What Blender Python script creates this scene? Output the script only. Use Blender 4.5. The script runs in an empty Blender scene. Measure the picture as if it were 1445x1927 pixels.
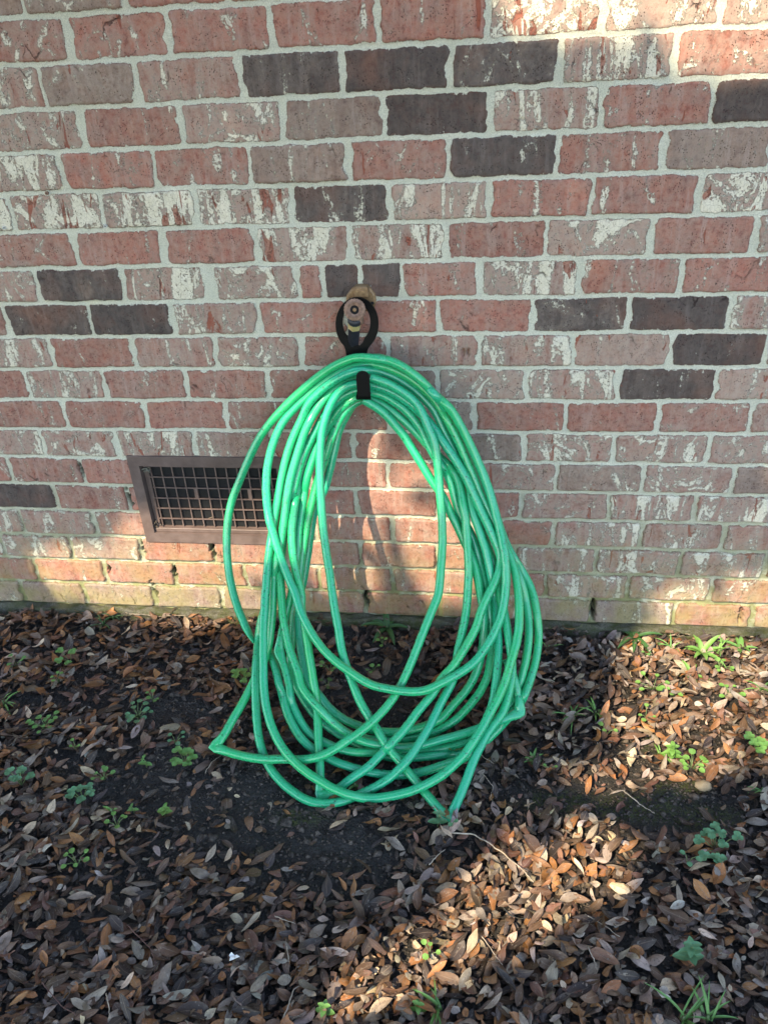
import bpy, math, random
import numpy as np
from mathutils import Matrix, Vector

# ------------------------------------------------------------------ camera, world, sun, exposure
scn = bpy.context.scene
col = scn.collection
random.seed(7)
rng = np.random.default_rng(11)
CR = np.array([[0.991285282864, -0.019958467143, 0.130211933273],
               [0.121409779989, 0.521989659411, -0.844266818483],
               [-0.051119011144, 0.852718274143, 0.519863820286]])
CO = np.array([0.2941996404495012, -1.7439797119999998, 1.4309036459762505])
FPX, PW, PH = 1551.59221, 1445.0, 1927.0
cd = bpy.data.cameras.new('camera')
cam = bpy.data.objects.new('camera', cd)
col.objects.link(cam)
cam.matrix_world = Matrix([[*CR[0], CO[0]], [*CR[1], CO[1]], [*CR[2], CO[2]], [0, 0, 0, 1]])
cd.sensor_fit = 'VERTICAL'
cd.sensor_height = 36.0
cd.lens = 36.0 * FPX / PH
cd.clip_start = 0.02
cd.clip_end = 500
scn.camera = cam

SUN = np.array([0.33, 0.62, -0.72])
SUN /= np.linalg.norm(SUN)
w = bpy.data.worlds.new("World")
scn.world = w
w.use_nodes = True
nt = w.node_tree
sky = nt.nodes.new('ShaderNodeTexSky')
sky.sky_type = 'NISHITA'
sky.sun_disc = False
sky.sun_elevation = math.asin(-SUN[2])
sky.sun_rotation = math.atan2(-SUN[0], -SUN[1])
sky.air_density = 1.0
sky.dust_density = 0.4
sky.ozone_density = 1.0
bg = nt.nodes['Background']
bg.inputs[1].default_value = 0.15
nt.links.new(sky.outputs[0], bg.inputs[0])
sd_ = bpy.data.lights.new('sun', 'SUN')
sd_.energy = 2.6
sd_.angle = math.radians(0.5)
sd_.color = (1.0, 0.87, 0.66)
sun = bpy.data.objects.new('sun', sd_)
col.objects.link(sun)
sun.rotation_euler = Vector(SUN).to_track_quat('-Z', 'Y').to_euler()
scn.view_settings.view_transform = 'Standard'
scn.view_settings.look = 'None'
scn.view_settings.exposure = 2.27
scn.view_settings.gamma = 1.0
scn.view_settings.use_white_balance = True
scn.view_settings.white_balance_temperature = 7050
scn.view_settings.white_balance_tint = 10


# ------------------------------------------------------------------ helpers
def ray(u, v):
    return CR @ np.array([(u - PW / 2) / FPX, -(v - PH / 2) / FPX, -1.0])


def on_wall(u, v, d=0.0):
    r = ray(u, v)
    return CO + r * ((-d - CO[1]) / r[1])


def on_ground(u, v, z=0.0):
    r = ray(u, v)
    return CO + r * ((z - CO[2]) / r[2])


def project(P):
    q = (np.asarray(P, float) - CO) @ CR
    return np.stack([PW / 2 + FPX * q[..., 0] / -q[..., 2], PH / 2 - FPX * q[..., 1] / -q[..., 2]], -1)


def vnoise(x, y, seed=0):
    """smooth value noise on arrays, 0..1"""
    x = np.asarray(x, float); y = np.asarray(y, float)
    xi = np.floor(x).astype(np.int64); yi = np.floor(y).astype(np.int64)
    fx = x - xi; fy = y - yi
    fx = fx * fx * (3 - 2 * fx); fy = fy * fy * (3 - 2 * fy)

    def h(a, b):
        n = (a * 374761393 + b * 668265263 + seed * 974634777) & 0xffffffff
        n = ((n ^ (n >> 13)) * 1274126177) & 0xffffffff
        n = (n ^ (n >> 16)) & 0xffff
        return n / 65535.0
    return (h(xi, yi) * (1 - fx) + h(xi + 1, yi) * fx) * (1 - fy) + (h(xi, yi + 1) * (1 - fx) + h(xi + 1, yi + 1) * fx) * fy


def fbm(x, y, seed=0, o=4):
    s = 0; a = 0.5; t = 0
    for i in range(o):
        s = s + a * vnoise(x * 2 ** i + 17.3 * i, y * 2 ** i - 9.1 * i, seed + i); t += a; a *= 0.5
    return s / t


def tag(o, label=None, cat=None, group=None, kind=None):
    if label: o['label'] = label
    if cat: o['category'] = cat
    if group: o['group'] = group
    if kind: o['kind'] = kind
    return o


def empty(name, loc, label, cat, group=None):
    o = bpy.data.objects.new(name, None)
    col.objects.link(o)
    o.empty_display_size = 0.02
    o.location = Vector(loc)
    return tag(o, label, cat, group)


def mesh(name, V, F, mat, parent=None, smooth=True, attrs=None):
    """V: (n,3) world coordinates, F: (m,3|4) int array or list of tuples"""
    V = np.asarray(V, float)
    if parent is not None:
        V = V - np.array(parent.location)
    me = bpy.data.meshes.new(name)
    if isinstance(F, np.ndarray):
        k = F.shape[1]
        me.vertices.add(len(V)); me.vertices.foreach_set('co', V.astype(np.float32).ravel())
        me.loops.add(F.size); me.loops.foreach_set('vertex_index', F.astype(np.int32).ravel())
        me.polygons.add(len(F)); me.polygons.foreach_set('loop_start', np.arange(0, F.size, k, dtype=np.int32))
        me.update(calc_edges=True)
    else:
        me.from_pydata([tuple(v) for v in V], [], [tuple(f) for f in F])
    me.validate()
    if smooth:
        me.polygons.foreach_set('use_smooth', np.ones(len(me.polygons), dtype=bool))
    for an, (ty, data) in (attrs or {}).items():
        a = me.attributes.new(an, ty, 'POINT')
        data = np.asarray(data, np.float32)
        a.data.foreach_set({'FLOAT': 'value', 'FLOAT_VECTOR': 'vector', 'FLOAT_COLOR': 'color'}[ty], data.ravel())
    me.materials.append(mat)
    o = bpy.data.objects.new(name, me)
    col.objects.link(o)
    if parent is not None:
        o.parent = parent
    return o


class MB:
    """collects shapes into one mesh"""
    def __init__(s):
        s.V = []; s.F = []; s.n = 0

    def add(s, V, F):
        V = np.asarray(V, float)
        s.V.append(V); s.F += [tuple(int(i) + s.n for i in f) for f in F]; s.n += len(V)

    def box(s, c, e, R=None, bev=0.0):
        c = np.array(c, float); e = np.array(e, float) / 2
        if bev <= 0:
            P = np.array([[x, y, z] for x in (-1, 1) for y in (-1, 1) for z in (-1, 1)], float) * e
            F = [(0, 1, 3, 2), (4, 6, 7, 5), (0, 4, 5, 1), (2, 3, 7, 6), (0, 2, 6, 4), (1, 5, 7, 3)]
        else:
            P = []; idx = {}
            for x in (-1, 1):
                for y in (-1, 1):
                    for z in (-1, 1):
                        for ax in range(3):
                            p = np.array([x, y, z], float) * (e - bev); p[ax] += (x, y, z)[ax] * bev
                            idx[(x, y, z, ax)] = len(P); P.append(p)
            P = np.array(P); F = []
            for ax in range(3):
                o1, o2 = [a for a in range(3) if a != ax]
                for sgn in (-1, 1):
                    q = []
                    for a, b in ((-1, -1), (1, -1), (1, 1), (-1, 1)):
                        k = [0, 0, 0]; k[ax] = sgn; k[o1] = a; k[o2] = b; q.append(idx[(*k, ax)])
                    F.append(tuple(q))
            for ax in range(3):
                o1, o2 = [a for a in range(3) if a != ax]
                for a in (-1, 1):
                    for b in (-1, 1):
                        k0 = [0, 0, 0]; k1 = [0, 0, 0]; k0[ax] = -1; k1[ax] = 1
                        k0[o1] = k1[o1] = a; k0[o2] = k1[o2] = b
                        F.append((idx[(*k0, o1)], idx[(*k1, o1)], idx[(*k1, o2)], idx[(*k0, o2)]))
            for x in (-1, 1):
                for y in (-1, 1):
                    for z in (-1, 1):
                        F.append(tuple(idx[(x, y, z, a)] for a in range(3)))
        if R is not None: P = P @ np.asarray(R).T
        s.add(P + c, F)

    def tube(s, pts, rad, n=8, cap=True):
        pts = np.asarray(pts, float); m = len(pts)
        rad = np.full(m, rad) if np.isscalar(rad) else np.asarray(rad, float)
        T = np.gradient(pts, axis=0); T /= np.linalg.norm(T, axis=1)[:, None] + 1e-12
        a = np.array([0, 0, 1.0]) if abs(T[0][2]) < .9 else np.array([1.0, 0, 0])
        N = np.cross(T[0], a); N /= np.linalg.norm(N); V = []
        for i in range(m):
            N = N - T[i] * (N @ T[i]); N /= np.linalg.norm(N) + 1e-12
            B = np.cross(T[i], N)
            for k in range(n):
                t = 2 * math.pi * k / n
                V.append(pts[i] + rad[i] * (N * math.cos(t) + B * math.sin(t)))
        F = [(i * n + k, i * n + (k + 1) % n, (i + 1) * n + (k + 1) % n, (i + 1) * n + k) for i in range(m - 1) for k in range(n)]
        if cap:
            F.append(tuple(range(n - 1, -1, -1))); F.append(tuple((m - 1) * n + k for k in range(n)))
        s.add(V, F)

    def lathe(s, prof, o, axis, n=32, cap=True, wob=None):
        """prof: (r, h) list along axis from origin o"""
        axis = np.array(axis, float); axis /= np.linalg.norm(axis)
        a = np.array([0, 0, 1.0]) if abs(axis[2]) < .9 else np.array([1.0, 0, 0])
        N = np.cross(axis, a); N /= np.linalg.norm(N); B = np.cross(axis, N)
        V = []
        for j, (r, h) in enumerate(prof):
            for k in range(n):
                t = 2 * math.pi * k / n
                rr = r * (wob(t, j) if wob else 1)
                V.append(np.array(o) + axis * h + rr * (N * math.cos(t) + B * math.sin(t)))
        m = len(prof)
        F = [(i * n + k, (i + 1) * n + k, (i + 1) * n + (k + 1) % n, i * n + (k + 1) % n) for i in range(m - 1) for k in range(n)]
        if cap:
            F.append(tuple(range(n))); F.append(tuple((m - 1) * n + k for k in range(n - 1, -1, -1)))
        s.add(V, F)

    def build(s, name, mat, parent=None, smooth=False):
        return mesh(name, np.vstack(s.V), s.F, mat, parent, smooth)


# ------------------------------------------------------------------ node helpers
class NT:
    def __init__(s, name):
        s.m = bpy.data.materials.new(name); s.m.use_nodes = True
        s.t = s.m.node_tree; s.b = s.t.nodes['Principled BSDF']

    def n(s, ty, **kw):
        o = s.t.nodes.new(ty)
        for k, v in kw.items(): setattr(o, k, v)
        return o

    def L(s, a, b): s.t.links.new(a, b)

    def attr(s, name, out='Vector'):
        return s.n('ShaderNodeAttribute', attribute_name=name).outputs[out]

    def setin(s, sock, v):
        if hasattr(v, 'is_linked') or isinstance(v, bpy.types.NodeSocket): s.L(v, sock)
        else: sock.default_value = v

    def math(s, op, a, b=None, c=None, clamp=False):
        o = s.n('ShaderNodeMath', operation=op, use_clamp=clamp)
        s.setin(o.inputs[0], a)
        if b is not None: s.setin(o.inputs[1], b)
        if c is not None: s.setin(o.inputs[2], c)
        return o.outputs[0]

    def mapv(s, v, scale, loc=(0, 0, 0)):
        o = s.n('ShaderNodeMapping'); s.L(v, o.inputs[0])
        o.inputs[1].default_value = loc; o.inputs[3].default_value = scale
        return o.outputs[0]

    def noise(s, v, scale, detail=4, rough=.55, dist=0, out=0):
        o = s.n('ShaderNodeTexNoise'); s.L(v, o.inputs['Vector'])
        o.inputs['Scale'].default_value = scale; o.inputs['Detail'].default_value = detail
        o.inputs['Roughness'].default_value = rough; o.inputs['Distortion'].default_value = dist
        return o.outputs[out]

    def vor(s, v, scale, feature='F1', out='Distance', rnd=1):
        o = s.n('ShaderNodeTexVoronoi', feature=feature); s.L(v, o.inputs['Vector'])
        o.inputs['Scale'].default_value = scale; o.inputs['Randomness'].default_value = rnd
        return o.outputs[out]

    def ramp(s, f, a, b, ca=0.0, cb=1.0):
        o = s.n('ShaderNodeMapRange'); s.setin(o.inputs[0], f)
        o.inputs[1].default_value = a; o.inputs[2].default_value = b
        o.inputs[3].default_value = ca; o.inputs[4].default_value = cb
        return o.outputs[0]

    def mix(s, f, a, b, mode='MIX'):
        o = s.n('ShaderNodeMix', data_type='RGBA', blend_type=mode)
        s.setin(o.inputs[0], f)
        for i, v in ((6, a), (7, b)):
            if isinstance(v, tuple): o.inputs[i].default_value = (*v[:3], 1)
            else: s.L(v, o.inputs[i])
        return o.outputs[2]

    def bump(s, h, strength=.5, dist=.001, normal=None):
        o = s.n('ShaderNodeBump'); s.L(h, o.inputs['Height'])
        o.inputs['Strength'].default_value = strength; o.inputs['Distance'].default_value = dist
        if normal: s.L(normal, o.inputs['Normal'])
        s.L(o.outputs[0], s.b.inputs['Normal']); return o.outputs[0]

    def pos(s):
        return s.n('ShaderNodeNewGeometry').outputs['Position']

    def fin(s, color=None, rough=None, metal=None, spec=None):
        if color is not None:
            if isinstance(color, tuple): s.b.inputs['Base Color'].default_value = (*color, 1)
            else: s.L(color, s.b.inputs['Base Color'])
        if rough is not None: s.setin(s.b.inputs['Roughness'], rough)
        if metal is not None: s.b.inputs['Metallic'].default_value = metal
        if spec is not None: s.b.inputs['Specular IOR Level'].default_value = spec
        return s.m


def simple(name, c1, c2, scale, rough=.6, metal=0, bump=.3, spec=.5, r2=None):
    t = NT(name); p = t.pos()
    n1 = t.noise(p, scale, 6, .65)
    c = t.mix(t.ramp(n1, .35, .68), c1, c2)
    t.bump(t.noise(p, scale * 4, 4), bump, .001)
    rr = t.ramp(t.noise(p, scale * 2), .3, .7, rough, r2 if r2 else rough)
    return t.fin(c, rr, metal, spec)


# ---- brick wall material
def brick_material():
    t = NT('brick_and_mortar')
    p = t.pos()
    sd = t.attr('sd', 'Fac'); bc = t.attr('bc', 'Color'); bp = t.attr('bp', 'Vector')
    sep = t.n('ShaderNodeSeparateXYZ'); t.L(bp, sep.inputs[0]); smear, seed, hole_shade = sep.outputs
    # shift the pattern per brick
    comb = t.n('ShaderNodeCombineXYZ'); t.L(seed, comb.inputs[0]); t.L(t.math('MULTIPLY', seed, 1.7), comb.inputs[2])
    add = t.n('ShaderNodeVectorMath', operation='ADD'); t.L(p, add.inputs[0]); t.L(comb.outputs[0], add.inputs[1])
    q = add.outputs[0]
    edge = t.math('ADD', sd, t.math('MULTIPLY', t.math('SUBTRACT', t.noise(p, 170, 4, .75), .5), 5.6))
    edge = t.math('ADD', edge, t.math('MULTIPLY', t.math('SUBTRACT', t.noise(p, 48, 2), .5), 3.2))
    spill = t.ramp(t.noise(t.mapv(p, (1, 1, .6), (5, 0, 2)), 38, 5, .75), .53, .76, 0, 7.0)
    edge = t.math('SUBTRACT', edge, spill)
    edge = t.math('ADD', edge, t.math('MULTIPLY', t.math('SUBTRACT', t.noise(p, 420, 2, .6), .5), 2.4))
    mask = t.ramp(edge, -.3, .3)
    # brick colour
    sb = t.n('ShaderNodeSeparateColor'); t.L(bc, sb.inputs[0]); lf = t.ramp(sb.outputs[0], .06, .22, .25, 1.0)
    g1 = t.noise(q, 26, 5, .6)
    g2 = t.noise(q, 320, 4, .75)
    c = t.mix(t.math('MULTIPLY', t.ramp(g1, .40, .62), lf), bc, t.mix(.62, bc, (.185, .150, .130)))
    big = t.noise(t.mapv(q, (1, 1, .7), (7, 0, 3)), 34, 3, .55, .8)
    c = t.mix(t.ramp(big, .55, .66, 0, .55), c, t.mix(.5, bc, (.085, .045, .036)))
    c = t.mix(t.math('MULTIPLY', t.ramp(big, .44, .34, 0, .55), lf), c, t.mix(.40, bc, (.40, .22, .15)))
    warm = t.noise(q, 9, 3, .5)
    c = t.mix(t.ramp(warm, .50, .75, 0, .6), c, t.mix(.5, bc, (.34, .12, .06)))
    # vertical fired streaks
    st = t.noise(t.mapv(q, (1, 1, .13)), 62, 4, .6)
    c = t.mix(t.math('MULTIPLY', t.ramp(st, .53, .64, 0, .62), lf), c, t.mix(.6, bc, (.40, .34, .30)))
    c = t.mix(t.ramp(st, .44, .34, 0, .60), c, t.mix(.6, bc, (.06, .04, .035)))
    # grain
    c = t.mix(t.math('MULTIPLY', t.ramp(g2, .25, .8, 0, .55), lf), c, t.mix(.5, bc, (.38, .29, .24)), 'MIX')
    g3 = t.noise(q, 700, 2, .8)
    c = t.mix(t.ramp(g3, .56, .70, 0, .60), c, (.055, .028, .022))
    g4 = t.noise(q, 75, 6, .75)
    c = t.mix(t.math('MULTIPLY', t.ramp(g4, .42, .60, 0, .62), lf), c, t.mix(.5, c, (.36, .25, .20)))
    c = t.mix(t.ramp(g4, .46, .30, 0, .60), c, (.085, .035, .027))
    # lime smears, with flakes that break up
    w1 = t.noise(t.mapv(q, (1, 1, .26)), 27, 4, .6, .9)
    w1b = t.noise(t.mapv(q, (1, 1, .75), (2, 0, 9)), 17, 5, .66, 1.6)
    sel = t.ramp(t.math('FRACT', t.math('MULTIPLY', seed, .371)), .45, .60)
    wmx = t.n('ShaderNodeMix'); t.L(sel, wmx.inputs[0]); t.L(w1, wmx.inputs[2]); t.L(w1b, wmx.inputs[3]); w1 = wmx.outputs[0]
    w2 = t.noise(q, 130, 5, .78)
    wv = t.math('ADD', w1, t.math('MULTIPLY', t.math('SUBTRACT', w2, .5), .55))
    thr = t.math('SUBTRACT', .675, t.math('MULTIPLY', smear, .24))
    wm = t.ramp(t.math('SUBTRACT', wv, thr), 0, .03)
    film = t.ramp(t.math('SUBTRACT', wv, thr), -.20, .03, 0, .75)
    c = t.mix(t.math('MULTIPLY', film, t.math('MINIMUM', t.math('MULTIPLY', smear, 2.0), 1.0)), c, (.36, .30, .245))
    crk = t.vor(t.mapv(q, (1, 1, .7)), 150, 'DISTANCE_TO_EDGE')
    cream = t.mix(t.noise(q, 40), (.50, .47, .34), (.74, .70, .60))
    cream = t.mix(t.ramp(crk, .05, .0, 0, .6), cream, (.16, .12, .09))
    c = t.mix(t.math('MULTIPLY', wm, .88), c, cream)
    # bare red clay scrapes next to the smears
    s1 = t.noise(t.mapv(q, (1, 1, .28), (3.1, 0, 1.7)), 36, 4, .6, .8)
    sc = t.ramp(t.math('SUBTRACT', s1, t.math('SUBTRACT', .71, t.math('MULTIPLY', smear, .12))), 0, .02)
    c = t.mix(t.math('MULTIPLY', sc, .8), c, (.24, .060, .034))
    # pits and cracks
    pv = t.vor(t.mapv(q, (1, 1, .7)), 300)
    pk = t.noise(q, 38, 3, .6)
    pit = t.math('MULTIPLY', t.ramp(pv, .28, .16), t.ramp(pk, .50, .60))
    c = t.mix(t.math('MULTIPLY', pit, .85), c, (.03, .018, .014))
    wp_ = t.n('ShaderNodeVectorMath', operation='MULTIPLY_ADD'); t.L(t.noise(q, 60, 4, .7, 0, 1), wp_.inputs[0]); wp_.inputs[1].default_value = (.022, 0, .022); t.L(q, wp_.inputs[2])
    cr = t.vor(t.mapv(wp_.outputs[0], (1, 1, .45)), 26, 'DISTANCE_TO_EDGE')
    crm = t.math('MULTIPLY', t.ramp(cr, .030, .0), t.ramp(t.noise(q, 14, 2), .62, .70))
    c = t.mix(t.math('MULTIPLY', crm, .75), c, (.04, .02, .016))
    # dark rim: edge shadow painted into the brick colour
    rim = t.ramp(edge, 2.2, .2, 0, .9)
    c = t.mix(t.math('MULTIPLY', rim, t.ramp(t.noise(q, 90), .4, .6)), c, (.12, .045, .03))
    # mortar
    mn = t.noise(p, 420, 4, .8)
    mc = t.mix(t.ramp(mn, .3, .7), (.36, .36, .29), (.82, .81, .67))
    mc = t.mix(t.ramp(t.noise(p, 14, 3), .4, .7, 0, .5), mc, (.50, .52, .41))
    mc = t.mix(t.ramp(t.noise(p, 900, 1), .63, .7, 0, .7), mc, (.10, .09, .07))
    # growth on the lowest courses
    sz = t.n('ShaderNodeSeparateXYZ'); t.L(p, sz.inputs[0])
    low = t.math('MULTIPLY', t.ramp(sz.outputs[2], .36, .06), t.ramp(t.noise(p, 13, 4, .6), .36, .60))
    c = t.mix(t.math('MULTIPLY', low, .52), c, (.24, .215, .075))
    mc = t.mix(t.math('MULTIPLY', t.ramp(sz.outputs[2], .50, .10), t.ramp(t.noise(p, 22, 4), .33, .52, .25, .88)), mc, (.20, .20, .070))
    mc = t.mix(t.math('MULTIPLY', t.ramp(hole_shade, .0, 1.0), 1.0), mc, (.012, .010, .008))  # shade inside the open joints, painted near black
    out = t.mix(mask, mc, c)
    # relief
    h = t.math('MULTIPLY', g2, .5)
    h = t.math('ADD', h, t.math('MULTIPLY', wm, .9))
    h = t.math('SUBTRACT', h, t.math('MULTIPLY', pit, 1.6))
    h = t.math('SUBTRACT', h, t.math('MULTIPLY', crm, 1.6))
    h = t.math('SUBTRACT', h, t.math('MULTIPLY', sc, .6))
    h = t.math('ADD', h, t.math('MULTIPLY', g1, 1.4))
    hm = t.math('ADD', t.math('MULTIPLY', mn, 1.5), t.math('MULTIPLY', t.noise(p, 60, 4), 1.4))
    mxh = t.n('ShaderNodeMix'); t.L(mask, mxh.inputs[0]); t.L(t.math('SUBTRACT', hm, 1.1), mxh.inputs[2]); t.L(h, mxh.inputs[3])
    t.bump(mxh.outputs[0], 1.0, .0022)
    return t.fin(out, .9, 0, .25)


# ------------------------------------------------------------------ the brick wall
L_ = 0.20067619916999999
CH = 0.0794
ZA = 1.4530708910680505
HX = 0.3410003595504988
N_ = None
ROWS = {
    -1: ([-1.34, -0.33, 0.67, 1.66, 2.66, 3.66, 4.66], "GGRRRRSP"),
    0: ([-0.96, 0.04, 1.04, 2.04, 3.04, 4.04, 5.04], "RRRRRSPP"),
    1: ([-1.34, -0.36, 0.69, 1.68, 2.7, 3.7, 4.7], "MGMDDDMR"),
    2: ([-1.02, 0.02, 1.06, 2.06, 3.07, 4.1, 5.08], "MRMGDMRD"),
    3: ([-1.34, -0.34, 0.67, 1.68, 2.67, 3.71, 4.7], "MRRGRDRG"),
    4: ([-2.03, -1.0, 0.03, 1.06, 2.07, 3.07, 4.07, 5.08], "SSSSDPRRS"),
    5: ([-1.4, -0.4, 0.63, 1.63, 2.64, 3.65, 4.68, 5.67], "RRRSSRPRM"),
    6: ([-1.96, -0.94, 0.05, 1.03, 1.31, 1.71, 2.16, 2.98, 4.01, 5.02], "MDMMRDDRMRR"),
    7: ([-2.46, -1.43, -0.45, 0.55, N_, 2.55, 3.55, 4.54, 5.55], "MDDMRRRDDM"),
    8: ([-2.01, -1.0, -0.01, 0.99, 1.97, 2.99, 3.99, 5.01, 5.98], "MRMMRMMPDM"),
    9: ([-2.43, -1.44, -0.43, 0.55, N_, 2.52, 3.51, 4.5, 5.53], "RMRRRGPMDP"),
    10: ([-2.05, -1.01, -0.01, N_, N_, 2.94, 3.97, 4.97, 5.96], "RRRRRGRRRM"),
    11: ([-2.46, -1.48, -0.47, N_, 1.5, N_, 3.51, 4.53, 5.56], "MMMMRRGMMM"),
    12: ([-3.02, -2.03, N_, N_, N_, 1.9, N_, 3.9, 4.9, 5.9], "RRRRRRRMGMG"),
    13: ([-2.5, N_, N_, N_, 1.49, N_, 3.51, 4.54, 5.54], "DRRRRRRMMM"),
    14: ([-3.09, -2.06, N_, N_, N_, N_, N_, 3.91, 4.96, 5.92], "MMRRRRRRMMM"),
    15: ([-2.5, -1.5, -0.5, N_, 1.48, 2.47, N_, 4.46, 5.47], "MMRRRRRMMM"),
    16: ([-3.12, -2.1, -1.11, -0.11, 0.9, N_, N_, 3.86, 4.88, 5.89], "RRRRRRRRMMR"),
    17: ([-3.44, -2.5, -1.48, -0.5, N_, 1.5, N_, N_, 4.48, 5.5, 6.46], "GGGGGRRRGGRR"),
}
BCOL = {'R': ((.285, .088, .060), .20), 'M': ((.255, .108, .082), .56), 'S': ((.25, .115, .088), .88),
        'P': ((.33, .20, .155), .50), 'D': ((.050, .042, .040), .05), 'G': ((.170, .118, .095), .28)}


def row_joints(r):
    if r in ROWS:
        j, ty = ROWS[r]
        j = list(j); ty = list(ty)
        k = 0
        while k < len(j):
            if j[k] is None:
                e = k
                while j[e] is None: e += 1
                a = j[k - 1]; n = e - k + 1
                for q in range(k, e): j[q] = a + (j[e] - a) * (q - k + 1) / n
                k = e
            k += 1
    else:
        rr = random.Random(r * 31 + 5)
        j = [rr.choice([0, .33, .5, .66]) + rr.uniform(-.04, .04)]; ty = ['R', 'R']
    rr = random.Random(r * 77 + 1)
    while j[0] > -24: j.insert(0, j[0] - 1 + rr.uniform(-.02, .02)); ty.insert(0, rr.choice('RRRMMMSDGPR'))
    while j[-1] < 26: j.append(j[-1] + 1 + rr.uniform(-.02, .02)); ty.append(rr.choice('RRRMMMSDGPR'))
    return np.array(j) * L_ - HX, ty


def axis_coords(segs):
    out = []
    for a, b, s in segs:
        out.append(np.arange(a, b, s))
    out.append([segs[-1][1]])
    return np.concatenate(out)


# vent opening
VX0, VZ1 = -0.617, 0.509
VZ0 = 0.253
VX1 = float(on_wall(556, 1000)[0])
XS = axis_coords([(-4.2, -1.3, .02), (-1.3, -1.06, .006), (-1.06, 1.06, .0026), (1.06, 1.3, .006), (1.3, 4.6, .02)])
ZS = axis_coords([(-.12, -.02, .01), (-.02, 1.52, .0026), (1.52, 1.7, .008), (1.7, 3.2, .02)])
X, Z = np.meshgrid(XS, ZS)
# wavy joints
xw = X + .0052 * (fbm(X * 9, Z * 42, 3, 3) - .5) * 2 + .0022 * (vnoise(X * 90, Z * 90, 5) - .5)
zw = Z + .0030 * (fbm(X * 26, Z * 8, 8, 3) - .5) * 2 + .0013 * (vnoise(X * 110, Z * 110, 9) - .5)
row = np.floor((ZA - zw) / CH).astype(int)
SDm = np.zeros_like(X); BC = np.zeros(X.shape + (3,)); BP = np.zeros(X.shape + (3,)); OFF = np.zeros_like(X)
for r in range(row.min(), row.max() + 1):
    m = row == r
    if not m.any(): continue
    J, ty = row_joints(r)
    xr = xw[m]; zr = zw[m]
    k = np.searchsorted(J, xr)
    k = np.clip(k, 1, len(J) - 1)
    x0 = J[k - 1]; x1 = J[k]
    zt = ZA - r * CH; zb = zt - CH
    rr = np.random.default_rng(abs(r) * 101 + 3)
    hwj = rr.uniform(.0034, .0058, len(J) + 2)
    if r == 6: hwj[np.argmin(abs(J - (.11 * L_ - HX)))] = .0125
    hwb = .0046
    tl = rr.uniform(-.0022, .0022, len(J) + 2); off = rr.uniform(-.0016, .0016, len(J) + 2)
    dz = (xr - (x0 + x1) / 2) / L_ * tl[k]
    dt = zt - zr - hwb + dz; db = zr - zb - hwb - dz
    dl = xr - x0 - hwj[k - 1]; dr = x1 - xr - hwj[k]
    jl = .0060 * np.clip(vnoise(zr * 42, (k - 1) * 3.37 + r * 1.7, 44) - .40, 0, 1) * (1.6 if r < 12 else .8)
    jr = .0060 * np.clip(vnoise(zr * 42, k * 3.37 + r * 1.7, 44) - .40, 0, 1) * (1.6 if r < 12 else .8)
    dl = dl - jl; dr = dr - jr
    # rounded rectangle distance
    qx = np.minimum(dl, dr); qz = np.minimum(dt, db); rad = .006
    inside = np.minimum(qx, qz)
    cx = np.maximum(rad - qx, 0); cz = np.maximum(rad - qz, 0)
    sd = np.where((cx > 0) & (cz > 0), rad - np.sqrt(cx ** 2 + cz ** 2), inside)
    SDm[m] = sd * 1000
    cols = []; sm = []
    for i in range(len(ty)):
        b, s = BCOL[ty[i]]
        v = rr.uniform(.84, 1.17); h = rr.uniform(-.06, .06)
        cols.append((b[0] * v * (1 + h * .4), b[1] * v * (1 - h * .5), b[2] * v * (1 - h)))
        sm.append(np.clip(s + rr.uniform(-.14, .14), 0, 1))
    cols.append(cols[-1]); sm.append(sm[-1])
    cols = np.array(cols); sm = np.array(sm); seeds = rr.uniform(0, 40, len(sm) + 2)
    BC[m] = cols[k]; OFF[m] = off[k]
    BP[m] = np.stack([sm[k], seeds[k], np.zeros_like(xr)], -1)
# relief in metres: bricks about 0, mortar recessed, more so low down
up = np.clip((Z - .25) / .35, 0, 1)
e = np.clip((SDm + 1.0) / 4.5, 0, 1); e = e * e * (3 - 2 * e)
mort = -(.0022 * up + .0075 * (1 - up)) + .0022 * (fbm(X * 60, Z * 60, 21, 3) - .5)
brk = OFF + .0016 * (fbm(X * 14, Z * 14, 31, 4) - .5) * 2 + .0007 * (fbm(X * 120, Z * 120, 33, 2) - .5) * 2
Hh = mort * (1 - e) + brk * e
# open joints where mortar fell out
holes = [(290, 1110, .0045, .024), (690, 1128, .005, .022), (1116, 1150, .005, .026), (243, 937, .005, .022), (328, 1078, .004, .018),
         (400, 1033, .005, .022), (1392, 1160, .004, .02), (880, 1078, .004, .014), (268, 1032, .004, .018), (205, 1070, .004, .014), (152, 885, .003, .016)]
for (u, v, a, b) in holes:
    c = on_wall(u, v)
    g = ((X - c[0] + .006 * (vnoise(Z * 120, Z * 0 + u, 6) - .5) + .10 * (Z - c[2])) / (a * 1.35 * (.6 + .9 * vnoise(Z * 150, Z * 0 + v, 7)))) ** 2 + ((Z - c[2]) / (b * 1.2)) ** 2
    wgt = np.clip(1.5 - g, 0, 1) * (vnoise(X * 160, Z * 160, 3) > .22)
    Hh -= .022 * wgt; BP[..., 2] = np.maximum(BP[..., 2], wgt); SDm -= 9 * wgt
for (u, v) in ((872, 664), (880, 664)):     # two narrow slots in one brick
    c = on_wall(u, v)
    g = ((X - c[0]) / .0035) ** 2 + ((Z - c[2]) / .010) ** 2
    wgt = np.clip(1.4 - g, 0, 1); Hh -= .010 * wgt
inv = (X > VX0 + .012) & (X < VX1 - .012) & (Z > VZ0 + .012) & (Z < VZ1 - .012)
Hh[inv] = -.075
ny, nx = X.shape
V = np.stack([X, -Hh, Z], -1).reshape(-1, 3)
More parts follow.
